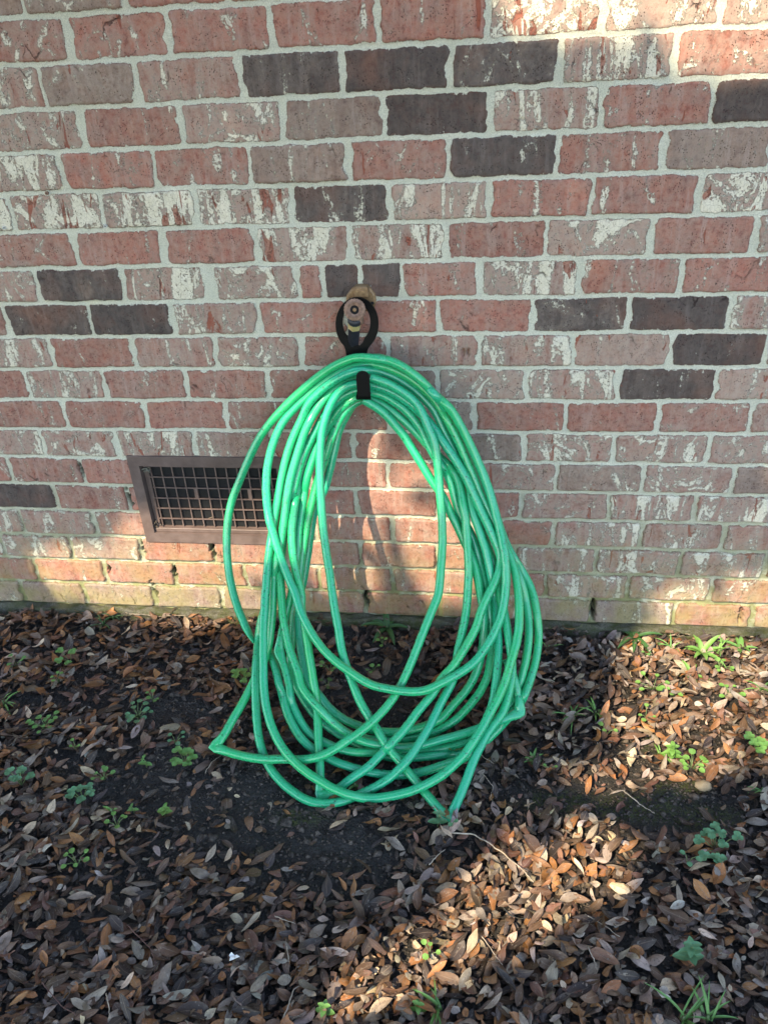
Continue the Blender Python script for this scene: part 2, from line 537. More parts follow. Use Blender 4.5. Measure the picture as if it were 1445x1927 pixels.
ii = (np.arange(ny - 1)[:, None] * nx + np.arange(nx - 1)[None]).ravel()
F = np.stack([ii, ii + 1, ii + nx + 1, ii + nx], 1)
# close the wall into a slab
nb = len(V)
bx0, bx1, bz0, bz1 = XS[0], XS[-1], ZS[0], ZS[-1]
back = np.array([[bx0, .22, bz0], [bx1, .22, bz0], [bx1, .22, bz1], [bx0, .22, bz1]])
wall = empty('brick_wall', (0, 0, 0), 'red and charcoal brick wall with pale mortar behind the hanging hose', 'wall')
MBR = brick_material()
mesh('brickwork', V, F, MBR, wall, True, {
    'sd': ('FLOAT', SDm.ravel()), 'bc': ('FLOAT_COLOR', np.concatenate([BC, np.ones(BC.shape[:2] + (1,))], -1).reshape(-1, 4)),
    'bp': ('FLOAT_VECTOR', BP.reshape(-1, 3))})
m_core = simple('wall_backing', (.30, .27, .24), (.22, .2, .18), 20, .9)
b = MB()
b.add(np.vstack([back, back * np.array([1, 0, 1]) + np.array([0, .08, 0])]), [(0, 1, 2, 3), (4, 0, 3, 7), (1, 5, 6, 2), (3, 2, 6, 7), (0, 4, 5, 1)])
b.build('wall_core', m_core, wall)

# mossy concrete footing under the bricks
t = NT('mossy_footing'); p = t.pos()
c = t.mix(t.ramp(t.noise(p, 300, 4, .8), .3, .7), (.06, .056, .042), (.25, .235, .18))
c = t.mix(t.ramp(t.noise(p, 30, 5, .7), .38, .62, 0, .9), c, (.075, .085, .025))
c = t.mix(t.ramp(t.noise(p, 55, 4, .7), .60, .70, 0, .8), c, (.26, .25, .12))
t.bump(t.noise(p, 110, 7, .85), 1.0, .012); m_foot = t.fin(c, .95, 0, .2)
fx = axis_coords([(-4.2, -1.2, .03), (-1.2, 1.2, .005), (1.2, 4.6, .03)])
prof_s = np.linspace(0, 1, 14)
FX, FS = np.meshgrid(fx, prof_s)
zz = np.where(FS < .45, .026, .026 - (FS - .45) / .55 * .11)
dd = np.where(FS < .45, -.010 + FS / .45 * .030, .020 + (FS - .45) * .012)
dd = dd + .018 * (fbm(FX * 16, FS * 3, 51, 4) - .5) * np.clip(FS * 3, 0, 1)
zz = zz + .020 * (fbm(FX * 20, FS * 4, 57, 4) - .5)
fv = np.stack([FX, -dd, zz], -1).reshape(-1, 3)
n2 = len(fx); ii = (np.arange(13)[:, None] * n2 + np.arange(n2 - 1)[None]).ravel()
mesh('footing', fv, np.stack([ii + n2, ii + n2 + 1, ii + 1, ii], 1), m_foot, wall)

# ------------------------------------------------------------------ ground
MOSS = [(1180, 1520, 90, 30), (1040, 1510, 60, 26), (1330, 1540, 80, 26), (1010, 1330, 60, 30), (1240, 1395, 60, 25), (560, 1540, 60, 20), (1280, 1480, 60, 22)]


def px_blobs(P, blobs):
    """sum of soft spots given by pixel centre and radii, evaluated for world points on the ground"""
    uv = project(P); s = np.zeros(uv.shape[:-1])
    for (u, v, a, b_) in blobs:
        s = s + np.exp(-(((uv[..., 0] - u) / a) ** 2 + ((uv[..., 1] - v) / b_) ** 2))
    return s


def ground_z(x, y):
    x = np.asarray(x, float); y = np.asarray(y, float)
    return .016 * (fbm(x * 5, y * 5, 71, 4) - .5) + .012 * (fbm(x * 34, y * 34, 75, 4) - .5) - .006 + .045 * np.clip(fbm(x * 7, y * 3, 77, 3) - .36, 0, 1) * np.exp(np.minimum(y, 0) / .05)


gx = axis_coords([(-30, -6, 1.5), (-6, -1.6, .15), (-1.6, 1.5, .006), (1.5, 6, .15), (6, 30, 1.5)])
gy = axis_coords([(-30, -6, 1.5), (-6, -1.5, .15), (-1.5, 0.02, .006), (.02, .3, .1), (.3, 3, .9), (3, 30, 3)])
GX, GY = np.meshgrid(gx, gy)
GZ = ground_z(GX, GY)
GP = np.stack([GX, GY, GZ], -1)
near = (GY < .3) & (GY > -1.5) & (abs(GX) < 1.6)
ms = np.where(near, px_blobs(np.where(near[..., None], GP, 0), MOSS), 0)
t = NT('dark_soil'); p = t.pos()
c = t.mix(t.ramp(t.noise(p, 60, 6, .7), .3, .7), (.011, .010, .009), (.070, .061, .053))
c = t.mix(t.ramp(t.noise(p, 500, 3, .8), .60, .72, 0, .7), c, (.11, .095, .085))
c = t.mix(t.ramp(t.noise(p, 9, 4, .6), .52, .70, 0, .55), c, (.045, .030, .020))
mo = t.math('MULTIPLY', t.ramp(t.attr('moss', 'Fac'), .25, .8), t.ramp(t.noise(p, 110, 5, .75), .42, .60))
c = t.mix(mo, c, t.mix(t.noise(p, 300), (.05, .065, .012), (.13, .15, .03)))
t.bump(t.math('ADD', t.noise(p, 90, 8, .85), t.math('MULTIPLY', t.vor(p, 150), .6)), 1.0, .03)
m_soil = t.fin(c, t.ramp(t.noise(p, 70, 3), .35, .65, .55, .95), 0, .5)
ny2, nx2 = GX.shape
ii = (np.arange(ny2 - 1)[:, None] * nx2 + np.arange(nx2 - 1)[None]).ravel()
g = mesh('ground', GP.reshape(-1, 3), np.stack([ii, ii + 1, ii + nx2 + 1, ii + nx2], 1), m_soil, None, True, {'moss': ('FLOAT', ms.ravel())})
tag(g, kind='structure')

# ------------------------------------------------------------------ foundation vent
m_vent = simple('brown_vent_plastic', (.085, .058, .051), (.135, .096, .086), 30, .48, 0, .10, .5, .6)
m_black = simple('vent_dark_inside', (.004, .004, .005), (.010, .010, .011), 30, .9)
t = NT('insect_screen'); p = t.pos()
sp = t.n('ShaderNodeSeparateXYZ'); t.L(p, sp.inputs[0])
lx = t.math('PINGPONG', t.math('MULTIPLY', sp.outputs[0], 1), .0014); lz = t.math('PINGPONG', sp.outputs[2], .0014)
wire = t.math('MAXIMUM', t.ramp(lx, .0005, .0003), t.ramp(lz, .0005, .0003))
c = t.mix(wire, (.002, .002, .003), (.011, .012, .014)); m_screen = t.fin(c, .7, 0, .3)
vent = empty('foundation_vent', (VX0, 0, VZ0), 'brown louvred foundation vent with square grid set in the lower brick wall', 'vent')
xo0, xo1, zo0, zo1 = VX0, VX1, VZ0, VZ1
fw = .027
xi0, xi1, zi0, zi1 = xo0 + fw, xo1 - fw, zo0 + fw, zo1 - fw - .001


def rect_ring(o, i, y0, y1, yi):
    """outer rect o, inner rect i at depth y1 (front), sides back to y0 outside and yi inside"""
    V = []; F = []
    for (x0, x1, z0, z1), y in ((o, y0), (o, y1), (i, y1 + .0015), (i, yi)):
        V += [(x0, y, z0), (x1, y, z0), (x1, y, z1), (x0, y, z1)]
    for a in range(3):
        for k in range(4):
            F.append((a * 4 + k, a * 4 + (k + 1) % 4, (a + 1) * 4 + (k + 1) % 4, (a + 1) * 4 + k))
    return V, F


b = MB(); b.add(*rect_ring((xo0, xo1, zo0, zo1), (xi0, xi1, zi0, zi1), .010, -.006, .030)); b.build('frame', m_vent, vent)
b = MB(); zg0, zg1 = zi0 + .012, zi1 - .006
b.box(((xi0 + xi1) / 2, .014, zi0 + .006), (xi1 - xi0 - .001, .022, .011), bev=.001)
pitch = .0284
bars = np.arange(xi0 + .020, xi1 - .006, pitch)
for k, xb in enumerate(bars): b.box((xb, .0140, (zg0 + zg1) / 2), (.0031, .0022, zg1 - zg0))
for zb_ in np.arange(zg1 - .003, zg0 - .001, -.0312): b.box(((xi0 + xi1) / 2 + .006, .0132, zb_), (xi1 - xi0 - .016, .0028, .0031))
b.box((xi0 + .008, .018, (zg0 + zg1) / 2), (.013, .012, zg1 - zg0), bev=.001)
b.box((bars[4] - .004, .0125, zg1 - .003 - .0312 * 2.5), (.009, .0028, .028)); b.box((bars[min(9, len(bars) - 1)] - .004, .0125, zg1 - .003 - .0312 * 2.5), (.009, .0028, .028))
b.build('grille', m_vent, vent)
b = MB(); b.box(((xi0 + xi1) / 2, .0200, (zi0 + zi1) / 2), (xi1 - xi0 - .002, .0015, zi1 - zi0 - .002)); b.build('insect_screen', m_screen, vent)
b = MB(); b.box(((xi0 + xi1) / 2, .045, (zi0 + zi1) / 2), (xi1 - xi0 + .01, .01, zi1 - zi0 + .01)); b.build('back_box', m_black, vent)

# ------------------------------------------------------------------ spigot
m_brz = simple('weathered_bronze', (.17, .10, .07), (.34, .215, .155), 160, .60, .20, .8, .4, .8)
m_brz2 = simple('tarnished_brass', (.17, .095, .045), (.33, .215, .11), 150, .5, .35, .35, .5, .6)
m_gold = simple('pale_brass_nut', (.62, .48, .20), (.74, .62, .33), 80, .36, .55, .2)
m_blackrub = simple('black_rubber', (.010, .011, .016), (.022, .024, .034), 60, .45, 0, .3)
cS = on_wall(667, 583, .086)
axis_h = np.array([.02, -1, .30]); axis_h /= np.linalg.norm(axis_h)
spig = empty('water_spigot', (cS[0], 0, cS[2]), 'weathered bronze wall spigot with a round handle behind the black hanger ring', 'spigot')
# flange with two ears and a square neck
cF = on_wall(679, 566, .008)
b = MB()
pts = []
for (u, v) in ((650, 573), (652, 556), (662, 543), (672, 537), (687, 537), (697, 543), (706, 556), (707, 572), (702, 586), (655, 587)):
    q = on_wall(u, v, .010); pts.append((q[0], q[2]))
pts = np.array(pts); cen = pts.mean(0); n = len(pts)
Vf = [(x, .004, z) for x, z in pts] + [(x, -.007, z) for x, z in pts] + [(cen[0] + (x - cen[0]) * .86, -.011, cen[1] + (z - cen[1]) * .86) for x, z in pts]
Ff = [(k, (k + 1) % n, n + (k + 1) % n, n + k) for k in range(n)] + [(n + k, n + (k + 1) % n, 2 * n + (k + 1) % n, 2 * n + k) for k in range(n)] + [tuple(2 * n + k for k in range(n))]
b.add(Vf, Ff)
q = on_wall(680, 548, .018)
b.box((q[0], -.017, q[2]), (.031, .026, .024), bev=.003)
b.box((q[0], -.0305, q[2] + .002), (.019, .003, .008), bev=.001)
b.build('flange', m_brz2, spig)
for (u, v) in ((700.5, 571), (657, 571)):
    q = on_wall(u, v, .012); b = MB(); b.lathe([(.0038, 0), (.0038, .0012), (.0020, .0016)], (q[0], -.0100, q[2]), (0, -1, 0), 12)
    b.build('screw', m_black, spig, True)
b = MB()
p0 = np.array([cF[0] - .004, .0, cF[2] - .006]); p1 = cS - axis_h * .018
b.tube([p0, p0 * .6 + p1 * .4, p1 * .8 + p0 * .2, p1], [.016, .0165, .015, .013], 18)
dn = cS - axis_h * .030
b.tube([dn, dn + (0.001, 0, -.014), dn + (0.001, .002, -.030)], [.0135, .0125, .0125], 18)
b.build('valve_body', m_brz, spig, True)
b = MB()
R_ = .0222
b.lathe([(.004, -.022), (.010, -.022), (.011, -.010), (.0195, -.0085), (R_, -.006), (R_, -.0010), (R_ - .0015, .0010), (.0165, .0018), (.0105, .0012), (.0092, -.0004), (.0086, -.0100), (.0020, -.0105)],
        cS, axis_h, 72, True, lambda th, j: 1 + (.05 * (math.cos(th * 24) > .1) if 3 <= j <= 6 else 0))
# raised ring of marks
a_ = np.array([0, 0, 1.0]); Nn = np.cross(axis_h, a_); Nn /= np.linalg.norm(Nn); Bn = np.cross(axis_h, Nn)
rr = random.Random(4)
for k in range(38):
    th = 2 * math.pi * k / 38
    if rr.random() < .12: continue
    e1 = Nn * math.cos(th) + Bn * math.sin(th); e2 = np.cross(axis_h, e1)
    c0 = cS + axis_h * .0018 + e1 * (.0152 + rr.uniform(-.0006, .0006))
    b.box(c0, (.0046 + rr.uniform(-.0008, .0012), .0014, .0024), np.stack([e1, e2, axis_h], 1))
hd = b.build('handle', m_brz, spig, True)
b = MB(); b.lathe([(.0001, 0), (.0091, .0002), (.0091, -.001)], cS - axis_h * .0012, axis_h, 24, False); b.build('handle_hole_shade', m_black, spig, True)  # black disc stands in for the shade in the handle hole
b = MB(); b.lathe([(.0001, 0), (.0036, 0), (.0040, -.0012), (.0040, -.004)], cS - axis_h * .0004, axis_h, 16, False); b.build('handle_screw', m_brz2, spig, True)
# black swivel coupling and brass nut joined to the leader hose
dn2 = on_wall(668, 608, .062)
lead = empty('leader_hose', (dn2[0], dn2[1], dn2[2]), 'short black braided leader hose with a pale brass nut under the spigot', 'hose')
top = dn2 + (.001, .0, .012); bot = on_wall(664, 652, .026)
ax = bot - top; Lx = np.linalg.norm(ax); ax /= Lx


def lath(name, prof, mat, n=24, wob=None, smooth=True, par=lead):
    bb = MB(); bb.lathe(prof, top, ax, n, True, wob); return bb.build(name, mat, par, smooth)


lath('swivel_collar', [(.0120, .000), (.0150, .004), (.0155, .011), (.0135, .0145), (.0100, .0150)], m_blackrub, 24, lambda th, j: 1 + .03 * math.cos(th * 12))
lath('nut', [(.0110, .0145), (.0142, .0150), (.0146, .0175), (.0146, .0270), (.0140, .0290), (.0110, .0295)], m_gold, 6, None, False)
pr = [(.0100, .0290)]
h = .030
while h < Lx + .004: pr += [(.0125, h), (.0125, h + .0022), (.0115, h + .0024), (.0115, h + .0032)]; h += .0034
pr += [(.009, h)]
lath('strain_relief', pr, m_blackrub, 24, None, False)
t = NT('braided_leader'); p = t.pos()
wv = t.vor(p, 330, 'F1'); ck = t.ramp(t.noise(t.mapv(p, (1, 1, 3)), 120, 1), .60, .64)
c = t.mix(ck, (.008, .010, .009), (.08, .30, .06)); t.bump(wv, .6, .001); m_braid = t.fin(c, .5)
b = MB()
q = [bot - ax * .004, bot + ax * .006, on_wall(659, 666, .022), on_wall(652, 690, .022), on_wall(650, 720, .024), on_wall(658, 760, .026)]
b.tube(q, .0085, 14); b.build('braided_sleeve', m_braid, lead, True)

# ------------------------------------------------------------------ hose hanger
m_pc = simple('black_powder_coat', (.0012, .0012, .0014), (.0028, .0028, .0032), 200, .5, 0, .1, .18)
DH = .040
cH = on_wall(672, 612, DH)
hang = empty('hose_hanger', (cH[0], 0, cH[2]), 'matt black steel hose hanger with an oval ring looped round the spigot', 'hose hanger')


def wp(u, v, d=DH):
    q_ = on_wall(u, v, d); return (q_[0], q_[2])


outer = []
for k in range(27):
    th = math.radians(-52 + 284 * k / 26)
    outer.append(wp(672 + 40.5 * math.cos(th), 610 - 51 * math.sin(th)))
outer += [wp(650, 657), wp(652, 668), wp(655, 700), wp(690, 700), wp(690, 668), wp(692, 657)]
inner = []
K_ = len(outer)
for k in range(27):
    th = math.radians(-40 + 260 * k / 26)
    inner.append(wp(671 + 26 * math.cos(th), 606 - 36 * math.sin(th)))
inner += [wp(659, 636), wp(662, 644), wp(668, 650), wp(677, 650), wp(683, 644), wp(686, 636)]
V = []; F = []
y0, y1 = -DH + .0022, -DH - .0018
for ring, y in ((outer, y0), (outer, y1), (inner, y1), (inner, y0)):
    V += [(x, y, z) for x, z in ring]
for a in range(4):
    c_ = (a + 1) % 4
    for k in range(K_): F.append((a * K_ + k, a * K_ + (k + 1) % K_, c_ * K_ + (k + 1) % K_, c_ * K_ + k))
b = MB(); b.add(V, F); b.build('ring_plate', m_pc, hang)
# shank, shelf and upturned tip as one bent strip
xc = (wp(673, 690)[0]); hw = .0155
tipT = on_wall(682, 700, .128); tipB = on_wall(682, 756, .128)
zs = tipB[2] + .002
path = [(-DH, wp(673, 690)[1] + .02), (-DH, zs + .012), (-DH - .004, zs + .003), (-DH - .012, zs), (-.116, zs), (-.124, zs + .003), (-.128, zs + .011), (-.128, tipT[2] - .010)]
xt = tipT[0]; V = []; F = []
th = .0019
for k, (y, z) in enumerate(path):
    a = np.array(path[max(k - 1, 0)]); c2 = np.array(path[min(k + 1, len(path) - 1)]); d_ = c2 - a; d_ /= np.linalg.norm(d_); nn = np.array([-d_[1], d_[0]])
    f_ = k / (len(path) - 1); xm = xc * (1 - min(1, f_ * 1.4)) + xt * min(1, f_ * 1.4); hw_ = .0185 * (1 - min(1, f_ * 1.4)) + .0142 * min(1, f_ * 1.4)
    for sx in (-1, 1):
        for s_ in (-1, 1):
            V.append((xm + sx * hw_, y + nn[0] * th * s_, z + nn[1] * th * s_))
for k in range(len(path) - 1):
    a = k * 4; c2 = a + 4
    F += [(a, a + 1, c2 + 1, c2), (a + 2, c2 + 2, c2 + 3, a + 3), (a, c2, c2 + 2, a + 2), (a + 1, a + 3, c2 + 3, c2 + 1)]
F.append((0, 2, 3, 1))
b = MB(); b.add(V, F)
e_ = []                                   # round end of the tip
for k in range(13):
    a = math.pi * k / 12; e_.append((xt + .0142 * math.cos(a), path[-1][1] - .0005 + .0125 * math.sin(a)))
Ve = [(x, -.128 + th, z) for x, z in e_] + [(x, -.128 - th, z) for x, z in e_]; n = 13
b.add(Ve, [(k, k + 1, n + k + 1, n + k) for k in range(n - 1)] + [tuple(range(n - 1, -1, -1)), tuple(range(n, 2 * n))])
b.build('hook', m_pc, hang)

# ------------------------------------------------------------------ garden hose
HOSE = [
    ([2], '-501 -575 338 -11 -5 8 -5 -19 19 -9 9 9 -10 13 5 -18 19 17 -16 21 17 -15 20 20 -14 18 20 -12 18 22 -11 17 22 -10 17 24 -8 16 25 -7 15 25 -6 15 26 -4 14 27 -3 14 27 -2 13 28 -1 13 28 1 12 28 1 12 29 3 11 29 4 11 29 6 11 29 7 9 29 8 10 28 11 9 29 12 8 28 14 8 28 13 7 27 14 7 28 14 6 28 15 6 28 15 6 28 15 5 27 16 5 27 17 4 27 18 4 26 20 3 25 20 2 24 22 2 24 22 0 23 23 2 22 22 2 22 22 4 20 22 3 20 23 3 19 23 3 19 23 3 18 23 3 18 24 3 17 24 3 16 24 2 15 26 1 14 26 0 12 27 0 11 27 -1 9 28 -4 4 28 -6 1 29 -6 0 27 -3 -3 26 5 -8 24 9 -12 25 4 -13 23 0 -13 24 -2 -15 22 -3 -15 21 -3 -17 21 -5 -18 19 -9 -17 22 -37 -6 18 -4 -20 15 24 -33 16 3 -26 13 21 -34 15 0 -26 16 -2 -25 15 -3 -24 12 -5 -26 11 -5 -26 11 -6 -26 11 -5 -27 12 -6 -26 11 -6 -26 11 -7 -27 11 -7 -26 10 -7 -26 10 -8 -27 11 -8 -26 11 -8 -26 14 -8 -24 15 -8 -24 13 -8 -24 10 -11 -25 9 -12 -25 10 -11 -25 11 -13 -24 12 -12 -23 13 -12 -23 15 -9 -23 15 -5 -26 17 -1 -29 16 -7 -25 14 -12 -22 14 -14 -21 11 -15 -22 9 -19 -20 7 -16 -23 5 -16 -23 5 -17 -23 4 -14 -25 3 -14 -25 2 -15 -25 -1 -17 -23 -2 -17 -23 -3 -19 -21 -5 -21 -20 -6 -21 -18 -8 -23 -17 -8 -24 -15 -9 -25 -14 -10 -25 -13 -11 -26 -11 -11 1 -36 -14 -15 -19 -18 -15 -16 -18 -14 -16 -19 -13 -18 -18 -7 -24 -19 -14 -16 -19 -14 -15 -21 -15 -14 -21 -14 -11 -24 -14 -9 -24 -13 -6 -26 -11 -3 -27 -10 0 -28 -9 2 -27 -16 13 -27 -8 2 -28 -5 0 -28 -5 -2 -28 -3 -2 -28 -3 -2 -28 -1 -2 -28 0 -4 -30 9 -12 -29 3 -2 -28 6 0 -29 11 0 -28 13 0 -28 13 1 -28 13 1 -29 13 1 -28 14 1 -28 14 3 -28 15 4 -27 16 4 -26 16 6 -27 17 7 -24 17 8 -23 18 10 -21 19 13 -20 18 14 -18 19 16 -18 17 17 -16 18 18 -12 18 20 -11 18 21 -9 18 21 -5 18 23 1 18 24 2 18 23 3 18 25 1 17 25 1 17 25 1 16 26 2 16 26 4 15 27 6 15 25 9 15 26 10 14 26 9 14 26 7 14 27 6 13 27 5 13 28 5 12 28 6 12 28 5 12 28 4 11 29 5 11 29 5 11 28 5 11 29 6 10 29 8 10 28 12 9 27 14 9 26 14 9 26 13 8 27 10 9 27 8 9 28 8 8 28 8 9 28 7 8 28 8 9 28 7 9 28 7 9 27 7 9 27 11 10 25 13 8 25 15 9 24 14 9 23 17 10 21 20 9 18 22 9 16'),
    ([447], '-399 -264 936 7 5 31 7 5 31 7 6 30 8 6 30 10 7 29 10 6 29 11 7 27 11 7 28 13 7 26 13 7 26 14 7 26 15 7 25 13 7 25 13 7 26 13 7 25 16 6 23 18 7 22 19 7 20 19 8 20 20 8 18 22 7 18 23 4 17 23 6 16 23 4 15 25 4 14 26 -2 15 30 -23 20 28 -7 10 28 -5 3 27 -5 -3 30 -33 4 26 -8 -7 24 -4 -12 23 -3 -14 22 -3 -16 21 -2 -17 20 -2 -18 18 3 -22 18 4 -23 19 1 -22 21 -11 -15 21 -12 -13 19 -4 -19 16 -1 -23 15 -3 -24 13 -4 -25 14 -4 -24 12 -5 -25 13 -6 -25 12 -6 -25 12 -6 -24 12 -7 -25 11 -8 -25 12 -8 -25 11 -9 -24 10 -10 -25 10 -10 -24 9 -11 -25 8 -11 -24 8 -12 -25 8 -12 -24 7 -14 -23 8 -13 -24 7 -14 -23 7 -15 -23 6 -16 -23 5 -15 -22 5 -14 -24 3 -15 -24 3 -13 -25 1 -14 -24 1 -14 -24 -1 -15 -24 -2 -16 -23 -3 -16 -23 -4 -16 -23 -5 -16 -21 -7 -16 -22 -10 -16 -21 -10 -16 -20 -12 -16 -20 -14 -16 -19 -14 -16 -18 -15 -15 -17 -16 -16 -17 -18 -15 -15 -20 -14 -12 -22 -13 -11 -23 -13 -10 -23 -13 -9 -24 -12 -7 -24 -13 -7 -25 -11 -9 -24 -9 -9 -26 -5 -8 -26 -4 -4 -28 -3 -1 -28 -1 1 -27 -1 3 -28 1 3 -28 5 0 -28 4 1 -28 5 3 -26 6 6 -26 8 9 -25 9 10 -24 9 11 -24 10 11 -25 11 10 -24 12 11 -23 13 11 -22 13 13 -21 13 14 -20 15 16 -18 14 17 -17 15 18 -16 15 18 -15 15 20 -14 15 20 -12 16 20 -11 17 20 -9 17 21 -10 17 20 -13 16 21 -13 15 21 -12 15 22 -12 14 22 -11 14 23 -11 14 24 -9 13 24 -10 13 24 -9 14 23 -8 14 25 -8 13 24 -9 14 23 -7 16 24 -4 15 24 -4 14 25 -2 14 25 -2 14 26 1 13 26 1 13 26 2 13 26 5 12 26 6 11 26 7 12 26 9 10 25 10 11 25 12 10 25 13 10 24 15 10 23 17 9 21 20 8 21 21 6 20 21 4 20 22 5 19 22 5 19 22 4 19 23 4 18 24 3 17 24 3 16 25 3 15 25 2 13 27 2 12 27 2 8 27 2 7 27 6 3 26 6 0 30 -12 3 27 -4 -5 26 -2 -8 26 0 -11 24 0 -12 24 0 -14 23 -1 -15 23 -2 -17 21 -3 -17 21 -5 -18 19 -5 -19 18 -5 -20 17 -6 -22 16 -10 -20 15 -18 -18 14 -10 -22 13 -5 -24 13 -6 -25 12 -6 -25 12 -6 -25 11 -6 -25 11 -7 -26 11 -7 -25 12 -8 -25 12 -7 -25 11 -8 -25 11 -8 -26 11 -9 -25 12 -9 -24 13 -10 -23 13 -9 -24 12 -10 -24 12 -10 -24 12 -11 -23 12 -11 -23 13 -12 -23 13 -12 -22 12 -14 -22 12 -16 -20 10 -16 -21 10 -16 -21 8 -17 -21 6 -18 -21 4 -18 -21 4 -18 -21 3 -18 -22 2 -19 -20 1 -18 -21 0 -19 -21 0 -20 -20 -2 -19 -20 -4 -20 -19 -4 -20 -19 -7 -20 -18 -7 -20 -17 -8 -20 -18 -7 -19 -19 -7 -18 -19 -7 -19 -19 -9 -18 -18 -10 -19 -17 -11 -18 -17 -12 -19 -16 -13 -18 -15 -12 -19 -15 -13 -19 -15 -12 -19 -15 -13 -19 -14 -14 -18 -15 -13 -17 -15 -15 -16 -16 -15 -16 -15 -17 -15 -14 -18 -15 -13 -19 -15 -12 -19 -14 -11 -20 -15 -10 -21 -13 -8 -23 -13 -8 -22 -12 -6 -24 -12 -5 -24 -8 -9 -25 -8 -7 -25 -6 -5 -26 -6 -5 -26 -6 -3 -26 -5 -3 -26 -5 -2 -26 -4 0 -27 -3 2 -26 -1 5 -26 0 7 -26 2 5 -26 8 2 -27 9 2 -26 9 4 -25 11 6 -25 10 6 -25 10 6 -25 11 8 -23 11 9 -23 12 10 -22 13 11 -20 13 12 -21 17 11 -19 18 11 -17 18 12 -16 19 14 -14 20 14 -13 19 15 -11 21 16 -10 20 17 -9 20 17 -7 21 17 -6 21 18 -5 21 18 -4 20 19 -3 21 19 -3 21 19 -3 20 19 -3 20 20 -2 21 20 -2 20 20 -3 19 21 -1 20 21 -1 20 21 0 19 21 0 19 22 -1 19 22 0 19 22 1 18 22 1 18 23 0 18 23 2 18 23 1 17 24 2 18 23 3 17 24 3 16 24 4 17 24 4 16 24 4 15 25 4 13 26 5 12 27 6 12 26 7 11 26 5 12 27 6 11 27 5 10 27 7 11 27 7 9 27 7 10 27 9 9 27 9 8 27 11 8 27 11 8 26 13 8 26 13 7 25 14 7 25 13 6 25 13 3 27 14 3 26 18 3 23 20 2 21 22 3 20 23 3 18 24 2 17 24 3 15 25 2 13 26 2 12 27 2 9 26 4 5 26 8 -2 26 13 -6 25 14 -10 26 6 -10 25 1 -10 25 0 -13 23 -1 -14 24 -2 -16 22 -2 -16 22 -4 -17 20 -4 -18 20 -4 -20 19 -5 -20 17 -5 -22 14 -7 -23 12 -7 -24 11 -7 -25 12 -8 -25 13 -8 -23 13 -8 -24 13 -9 -24 13 -9 -23 13 -9 -24 12 -9 -24 13 -8 -25 11 -8 -24 8 -12 -24 4 -14 -25 3 -15 -24 4 -14 -24 7 -15 -23 8 -14 -23 10 -13 -24 9 -12 -23 10 -13 -24 9 -12 -24 10 -13 -23 8 -12 -25 7 -13 -25 6 -12 -25 5 -11 -26 6 -11 -26 6 -7 -30 6 -4 -32 6 -10 -27 4 -20 -20 3 -27 -15 1 -21 -19 2 -22 -18 3 -21 -19 3 -21 -19 2 -20 -20 1 -21 -19 0 -20 -19 -1 -20 -20 -1 -19 -19 -2 -20 -20 -2 -19 -20 -3 -19 -19 -3 -18 -20 -4 -19 -20 -5 -18 -19 -8 -17 -19 -11 -17 -19 -10 -16 -19 -9 -5 -32 -10 -6 -30 -11 -19 -16 -13 -21 -14 -13 -20 -13 -17 -18 -12 -20 -15 -7 -24 -11 -4 -25 -9 -2 -25 -10 -4 -26 -9 -5 -25 -8 -6 -26 -7 -6 -27 -6 -6 -26 -4 -5 -28 -3 -5 -27 -5 1 -27 -4 0 -28 -2 1 -27 -1 2 -27 0 3 -28 2 3 -27 3 3 -28 3 4 -27 4 3 -28 6 4 -27 6 4 -27 8 4 -27 9 6 -26 11 5 -26 10 8 -24 9 10 -24 11 12 -21 12 13 -20 15 13 -18 16 15 -16 18 15 -15 19 15 -14 21 15 -12 21 15 -12 24 14 -5 12 7 -5 11 8 -6 11 7 -6 12 7 -11 24 14 -10 25 13 -11 25 13 -13 27 11 -16 30 9 -19 32 5 -24 33 2 -28 34 -1 -13 12 2'),
